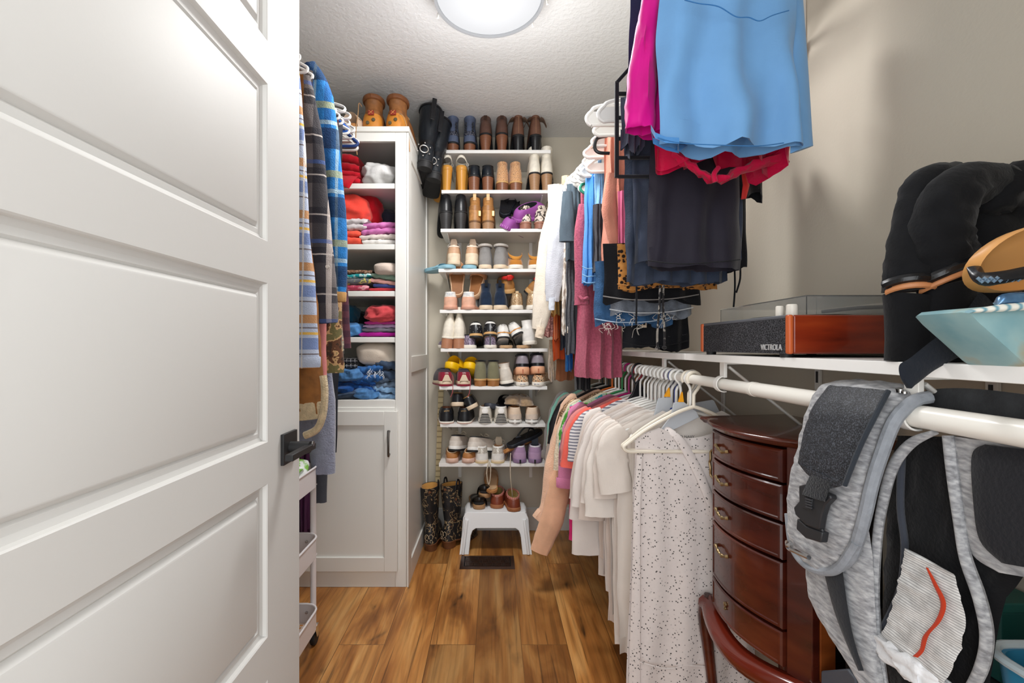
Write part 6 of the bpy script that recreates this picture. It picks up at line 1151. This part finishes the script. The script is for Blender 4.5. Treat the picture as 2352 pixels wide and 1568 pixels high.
M().loft([[A_(W_-.05, -.03, z), A_(W_-.045, -.03, z), A_(W_-.045, -.225, z), A_(W_-.05, -.225, z)] for z in (.462, .93)]).ob('compartment_shade', drk, t)  # near-black sheet, paints the shade inside the open side
for z in (.58, .81): M().tube([A_(W_+.001, -.035, z), A_(W_+.009, -.035, z)], .0045, 12).ob('side_knob', brs, sp)
# top
tpz = M(); prof = [(.935, 0), (.938, .008), (.942, .012), (.948, .02), (.953, .018), (.955, .012)]
rr = []
for z, e in prof:
    f = [(-.014+(W_+.028)*k/26) for k in range(27)]
    rr.append([A_(s, e+.004+.052*max(0, sin(pi*min(1, max(0, (s+.0)/W_))))**1.1-.012*math.exp(-((s-.018)/.014)**2)-.012*math.exp(-((s-W_+.018)/.014)**2), z) for s in f]+[A_(s, -.24, z) for s in reversed(f)])
tpz.loft(rr).ob('top', mh, t, sharp=60)
DZ = [(.857, .928), (.773, .851), (.691, .767), (.542, .685), (.46, .536)]
DZ[4] = (.462, .536)
for i, (z0, z1) in enumerate(DZ):
    rr = []
    for tt, ins in ((-.018, 0), (.001, 0), (.004, .003), (.004, .007), (.002, .009), (.002, .009)):
        f = [(.037+ins+(.246-2*ins)*k/18) for k in range(19)]
        rr.append([A_(s, tt+bow(s), z0+ins) for s in f]+[A_(s, tt+bow(s), z1-ins) for s in reversed(f)])
    dd = M(); n = 38; g = rr
    for a in range(len(g)-1): dd.loft([g[a], g[a+1]], False, False)
    k_ = len(dd.v); r_ = g[-1]; dd.add(r_, [(j, j+1, 37-(j+1), 37-j) for j in range(18)])
    r_ = g[0]; dd.add(r_, [(j, j+1, 37-(j+1), 37-j) for j in range(18)])
    d_o = dd.ob('drawer' if i < 4 else 'door', mh, t, sharp=30)
    zc = (z0+z1)/2
    if i < 4:
        if i == 3: zc = z1-.05
        q = M(); hp = []
        for k in range(17):
            s = .075+.065*k/16; u = k/16
            hp.append(A_(s, bow(s)+.004+.010*sin(pi*u)**.6, zc+.0035*sin(u*2*pi)*1.3))
        rdl = [.0042, .0048, .003, .0036, .0052, .0036, .0028, .0034, .0048, .0034, .0028, .0036, .0052, .0036, .003, .0048, .0042]
        q.tube(hp, rdl, 8).ob('pull', brs, d_o)
    else:
        s = .125; p = A_(s, bow(s)+.005, zc+.004)
        q = M(); q.lathe([(0, -.003), (.006, -.001), (.006, .002)], 12, tuple(p+V((0, 0, .007))), 0).lathe([(0, -.003), (.004, -.001), (.004, .002)], 12, tuple(p-V((0, 0, .003))), 0)
        q.ob('keyhole_plate', brs, d_o)
q = M(); q.tube(cr([A_(.001, -.012, .865), A_(-.012, -.008, .855), A_(-.010, -.006, .835), A_(-.014, -.006, .825), A_(-.010, -.006, .81), A_(-.012, -.008, .79), A_(.001, -.012, .78)], 4), .0035, 8).ob('side_pull', brs, t)
# skirt rail and legs
rr = []
for z, e in ((.405, .004), (.412, .016), (.43, .028), (.446, .026), (.455, .014), (.452, -.02), (.405, -.02)):
    f = [(-.016+(W_+.032)*k/24) for k in range(25)]
    rr.append([A_(s, e+bow(s, .05), z-.018*sin(pi*k/24)**2) for k, s in enumerate(f)])
M().loft(list(zip(*rr)) and [list(c) for c in zip(*rr)]).ob('apron_rail', mhr, t, sharp=60)
for s, tt in ((-.004, -.006), (W_+.004, -.006), (.004, -.225), (W_-.004, -.225)):
    dx_ = (-1 if s < .1 else 1); to = 1 if tt > -.1 else 0
    path = [A_(s, tt, .45), A_(s+dx_*.010, tt+.014*to, .40), A_(s+dx_*.006, tt+.006*to, .30), A_(s-dx_*.002, tt-.004*to, .16), A_(s, tt+.004*to, .05), A_(s+dx_*.01, tt+.016*to, .012), A_(s+dx_*.01, tt+.016*to, 0)]
    p = cr(path, 5); M().tube(p, [.022+(.0-.006)*min(1, i/12)-.005*(i/len(p)) for i in range(len(p))], 12, up=(1, 0, 0)).ob('leg', mh, t)
# ---------------- baby carrier over the rod ----------------
hea = fab('9b9c9f', name='heather_grey', var=.0, pat=('noise', 60, [(.3, '77787c'), (.5, 'a3a4a7'), (.7, 'c9c9ca')], False), st=(1, 3.5, 1), bump=.5, bs=70, bst=(1, 2, 1)) if 0 else mat('heather_knit', '9b9c9f', rough=.9, sheen=.2, bump=.4, bs=90, pat=('noise', 130, [(.3, '77787b'), (.5, '9c9da0'), (.7, 'bcbdbe')], False), st=(1, .4, 1.5))
pip = fab('8d9299', name='piping_grey', var=.15, vs=60); meshb = mat('black_mesh', '25272c', rough=.6, pat=('voro', 500, [(0, '0c0d0f'), (.4, '1b1d21'), (1, '50545c')], False)); bkm = fab('0d0e11', name='carrier_black', var=.3, vs=40)
t = thing('baby_carrier', 'heather grey and black baby carrier hung over the lower rod', 'baby carrier', (.57, .68, ZRR), world=True)
def Q(pts, xs, n=6): return cr([PX(a, b, xs if not isinstance(xs, (list, tuple)) else xs[i]) for i, (a, b) in enumerate(pts)], n)
xp = [.585, .566, .545, .536, .532, .532, .536, .54, .545]
A = [(1930, 888), (1880, 898), (1852, 960), (1833, 1040), (1817, 1110), (1812, 1180), (1822, 1250), (1850, 1290), (1890, 1308)]
B = [(2135, 912), (2098, 922), (2055, 965), (2025, 1040), (2003, 1110), (1987, 1180), (1970, 1240), (1950, 1283), (1915, 1309)]
pad = M().band(Q(A, xp), Q(B, xp), .034, n=21, pw=.35, wr=.0035, ws=12, seed=3).ob('waist_pad', hea, t, sharp=80)
M().tube(Q(B, [x-.004 for x in xp]), .0085, 10).ob('piping', pip, pad)
M().tube(Q([(1812, 1180), (1822, 1255), (1852, 1297), (1895, 1312), (1930, 1300), (1968, 1245)], .53), .007, 10).ob('piping', pip, pad)
M().band(Q([(1902, 886), (1866, 935), (1848, 985), (1838, 1030), (1832, 1062)], [.545, .518, .506, .499, .499]), Q([(2040, 898), (2010, 955), (1980, 1015), (1957, 1070), (1940, 1112)], [.545, .518, .507, .500, .499]), .006, n=15, pw=.3, wr=.002, seed=5).ob('mesh_pocket', meshb, pad)
M().tube(Q([(2040, 898), (2010, 955), (1980, 1015), (1957, 1070), (1940, 1114)], [.541, .514, .503, .497, .496]), .0035, 8).ob('pocket_binding', fab('2c3138'), pad)
M().band(Q([(1832, 1062), (1850, 1085), (1858, 1092)], .497), Q([(1940, 1112), (1925, 1118), (1905, 1122)], .497), .006, n=9).ob('pocket_hem', meshb, pad)
buc = BLACKP
M().band(Q([(1862, 1088), (1848, 1118), (1842, 1135)], .495), Q([(1912, 1108), (1900, 1138), (1895, 1152)], .495), .004, n=7).ob('webbing', fab('1e2024', name='black_webbing', bump=.8, bs=300), pad)
def plate(pts, x, th, m_, nm, par, bev=.002): return M().prism([PX(a, b, x) for a, b in pts], (th, 0, 0)).ob(nm, m_, par, bev=bev)
bk = plate([(1834, 1115), (1848, 1112), (1905, 1136), (1908, 1145), (1893, 1160), (1885, 1185), (1880, 1216), (1850, 1205), (1826, 1182), (1822, 1165), (1835, 1150)], .497, .011, buc, 'buckle', pad)
plate([(1845, 1138), (1866, 1146), (1862, 1172), (1842, 1165)], .4955, .002, BLACKP, 'release_panel', bk, .0005)
q = M()
for k in range(4): q.prism([PX(1849+k*.3, 1143+k*6, .4935), PX(1862+k*.3, 1147+k*6, .4935), PX(1862+k*.3, 1150+k*6, .4935), PX(1849+k*.3, 1146+k*6, .4935)], (.002, 0, 0))
q.ob('grip_ridges', mat('buckle_ridge', '3c3d41', rough=.4), bk)
plate([(1830, 1190), (1850, 1208), (1888, 1222), (1884, 1246), (1850, 1236), (1828, 1215)], .499, .012, buc, 'buckle_socket', pad)
plate([(1842, 1180), (1884, 1205), (1890, 1225), (1860, 1218)], .502, .006, buc, 'buckle_tongue', pad)
M().tube(Q([(1808, 1243), (1812, 1258), (1832, 1268), (1858, 1280)], .51), .004, 8).lathe([(0, -.006), (.007, -.002), (.007, .004), (0, .007)], 12, tuple(PX(1811, 1250, .51)), 0).ob('d_ring', CHROME, pad)
# lower body
lo = M().band(Q([(1850, 1290), (1858, 1370), (1905, 1460), (1950, 1525), (1990, 1590)], [.55, .55, .552, .555, .56]), Q([(1990, 1170), (2005, 1300), (2010, 1400), (2018, 1500), (2035, 1600)], [.556, .556, .558, .56, .56]), .02, n=15, pw=.4, wr=.002, seed=9).ob('side_panel', hea, t, sharp=80)
M().band(Q([(1892, 1312), (1915, 1400), (1945, 1480), (1972, 1540)], .538), Q([(1935, 1308), (1948, 1400), (1962, 1470), (1984, 1540)], .538), .005, n=7).ob('black_stripe', fab('26282c'), lo)
M().band(Q([(2140, 988), (2085, 1008), (2043, 1060), (2020, 1140), (2006, 1240), (2003, 1400), (2022, 1590)], .566), Q([(2150, 998), (2100, 1028), (2062, 1078), (2040, 1150), (2024, 1240), (2018, 1400), (2040, 1590)], .566), .012, n=7).ob('inner_binding', hea, t)
M().band(Q([(2060, 1000), (2045, 1100), (2035, 1250), (2030, 1420), (2050, 1620)], .60), Q([(2420, 1010), (2420, 1100), (2400, 1250), (2300, 1400), (2275, 1620)], .60), .02, n=17, pw=.3, wr=.006, seed=12).ob('black_body', bkm, t, sharp=80)
M().tube(Q([(2072, 1040), (2068, 1160), (2078, 1260), (2066, 1360), (2030, 1440)], .575), .0045, 8).ob('seam_binding', fab('3a3e47'), t)
M().band(Q([(2168, 1000), (2178, 1090), (2195, 1200), (2210, 1290), (2240, 1380), (2254, 1460), (2240, 1530), (2205, 1600)], .578), Q([(2190, 1000), (2200, 1090), (2212, 1190), (2226, 1270), (2262, 1370), (2280, 1460), (2268, 1540), (2235, 1600)], .578), .014, n=9).ob('grey_strap', hea, t)
rp = M().band(Q([(2185, 1000), (2200, 1100), (2215, 1210), (2235, 1275), (2290, 1312)], .584), Q([(2500, 1040), (2500, 1120), (2500, 1200), (2500, 1290), (2500, 1345)], .584), .016, n=13, pw=.3).ob('shoulder_panel', hea, t)
M().band(Q([(2262, 1020), (2232, 1045), (2235, 1150), (2250, 1240), (2300, 1292)], .573), Q([(2500, 1050), (2500, 1080), (2500, 1180), (2500, 1270), (2500, 1325)], .573), .008, n=13, pw=.3).ob('black_lining', fab('16171c', name='lining_black'), rp)
M().band(Q([(2090, 905), (2150, 893), (2230, 892), (2352, 905), (2480, 925)], .60), Q([(2100, 960), (2160, 985), (2240, 1010), (2352, 1040), (2480, 1080)], .612), .02, n=9).ob('folded_back', fab('35373a', name='charcoal_heather', var=.3, vs=50), t)
q = M().lathe([(0, -.004), (.005, -.002), (.006, .003), (0, .005)], 12, tuple(PX(2068, 898, .56)), 2).lathe([(0, -.003), (.004, -.001), (.004, .002)], 12, tuple(PX(2078, 902, .56)), 2).ob('snaps', CHROME, t)
tgm = mat('care_tag_print', 'cfcfce', rough=.8, pat=('wavez', 95, [(0, 'a5a5a6'), (.4, 'c4c4c3'), (.6, 'd8d8d6'), (1, 'dcdcda')], False), var=.2, vs=70, bump=.4, bs=40)
A = [(2078, 1258), (2072, 1300), (2062, 1340), (2046, 1400), (2032, 1440), (2018, 1466)]; B = [(2192, 1318), (2203, 1360), (2216, 1420), (2208, 1480), (2190, 1530), (2168, 1572)]
tg = M().band(Q(A, .562), Q(B, .562), .003, n=19, pw=.2, wr=.004, ws=9, seed=21).ob('care_tag', tgm, t, sharp=80)
M().band(Q([(2126, 1302), (2142, 1340), (2160, 1385), (2148, 1425), (2120, 1460), (2112, 1490), (2096, 1506)], .5545), Q([(2132, 1304), (2152, 1340), (2173, 1385), (2162, 1425), (2134, 1458), (2122, 1495), (2108, 1510)], .5545), .002, n=5).ob('orange_stripe', fab('b8391c', name='orange_print'), tg)
crumple('tissue', 'x', 'x', tuple(PX(2090, 1530, .565)), (.012, .05, .018), fab('e3e4e6', name='white_tag'), seed=31, amp=.35, freq=40, nm='rolled_tag', par=tg)
# storage at the lower right
t = thing('storage_tote', 'black storage tote in the shadows under the right rod', 'storage box', (.76, .66, 0), world=True)
M().loft([[(x, y, z) for x, y in ((.69+e, .45+e), (.845-e, .45+e), (.845-e, .90-e), (.69+e, .90-e))] for z, e in ((0, .01), (.60, 0))]).ob('body', drk, t, bev=.006)
M().box(.685, .849, .445, .905, .60, .63).ob('lid', BLACKP, t, bev=.004)
tl = thing('teal_box', 'dark teal box at the right edge behind the carrier', 'box', (.79, .72, .63), world=True)
M().box(.78, .85, .70, .80, .631, .74).ob('carton', mat('teal_card', '1f5953', rough=.5), tl, bev=.002); M().box(.778, .852, .698, .802, .74, .755).ob('lid', mat('teal_card_lid', '26655d', rough=.5), tl, bev=.002)
tb = thing('plastic_bin', 'light blue and white plastic bin in the bottom right corner', 'bin', (.745, .54, .63), world=True)
lbp = mat('blue_plastic', '3f9cc6', rough=.3, trans=.2)
M().loft([rrect(.66, .83, .48, .595, .03, .632), rrect(.648, .84, .47, .605, .034, .75), rrect(.654, .834, .476, .599, .03, .75), rrect(.665, .825, .485, .59, .028, .64)], True, True).ob('tub', lbp, tb)
M().tube(rrect(.646, .842, .468, .607, .035, .752), .006, 8, loop=True).ob('rim', mat('milk_plastic', 'cfdde2', rough=.3), tb)
crumple('cream_cloth', 'cream cloth lying in the light blue bin at bottom right', 'cloth', (.745, .54, .74), (.06, .045, .025), fab('e0d8c8'), seed=33)
tag(M().prism([PX(1885, 1540, .66), PX(1945, 1535, .66), PX(1965, 1560, .66), PX(1965, 1600, .66), PX(1885, 1600, .66)], (.01, 0, 0)).ob('grey_case', mat('grey_case', '4c5058', rough=.5), bev=.003), 'dark grey flat case low behind the baby carrier', 'case')
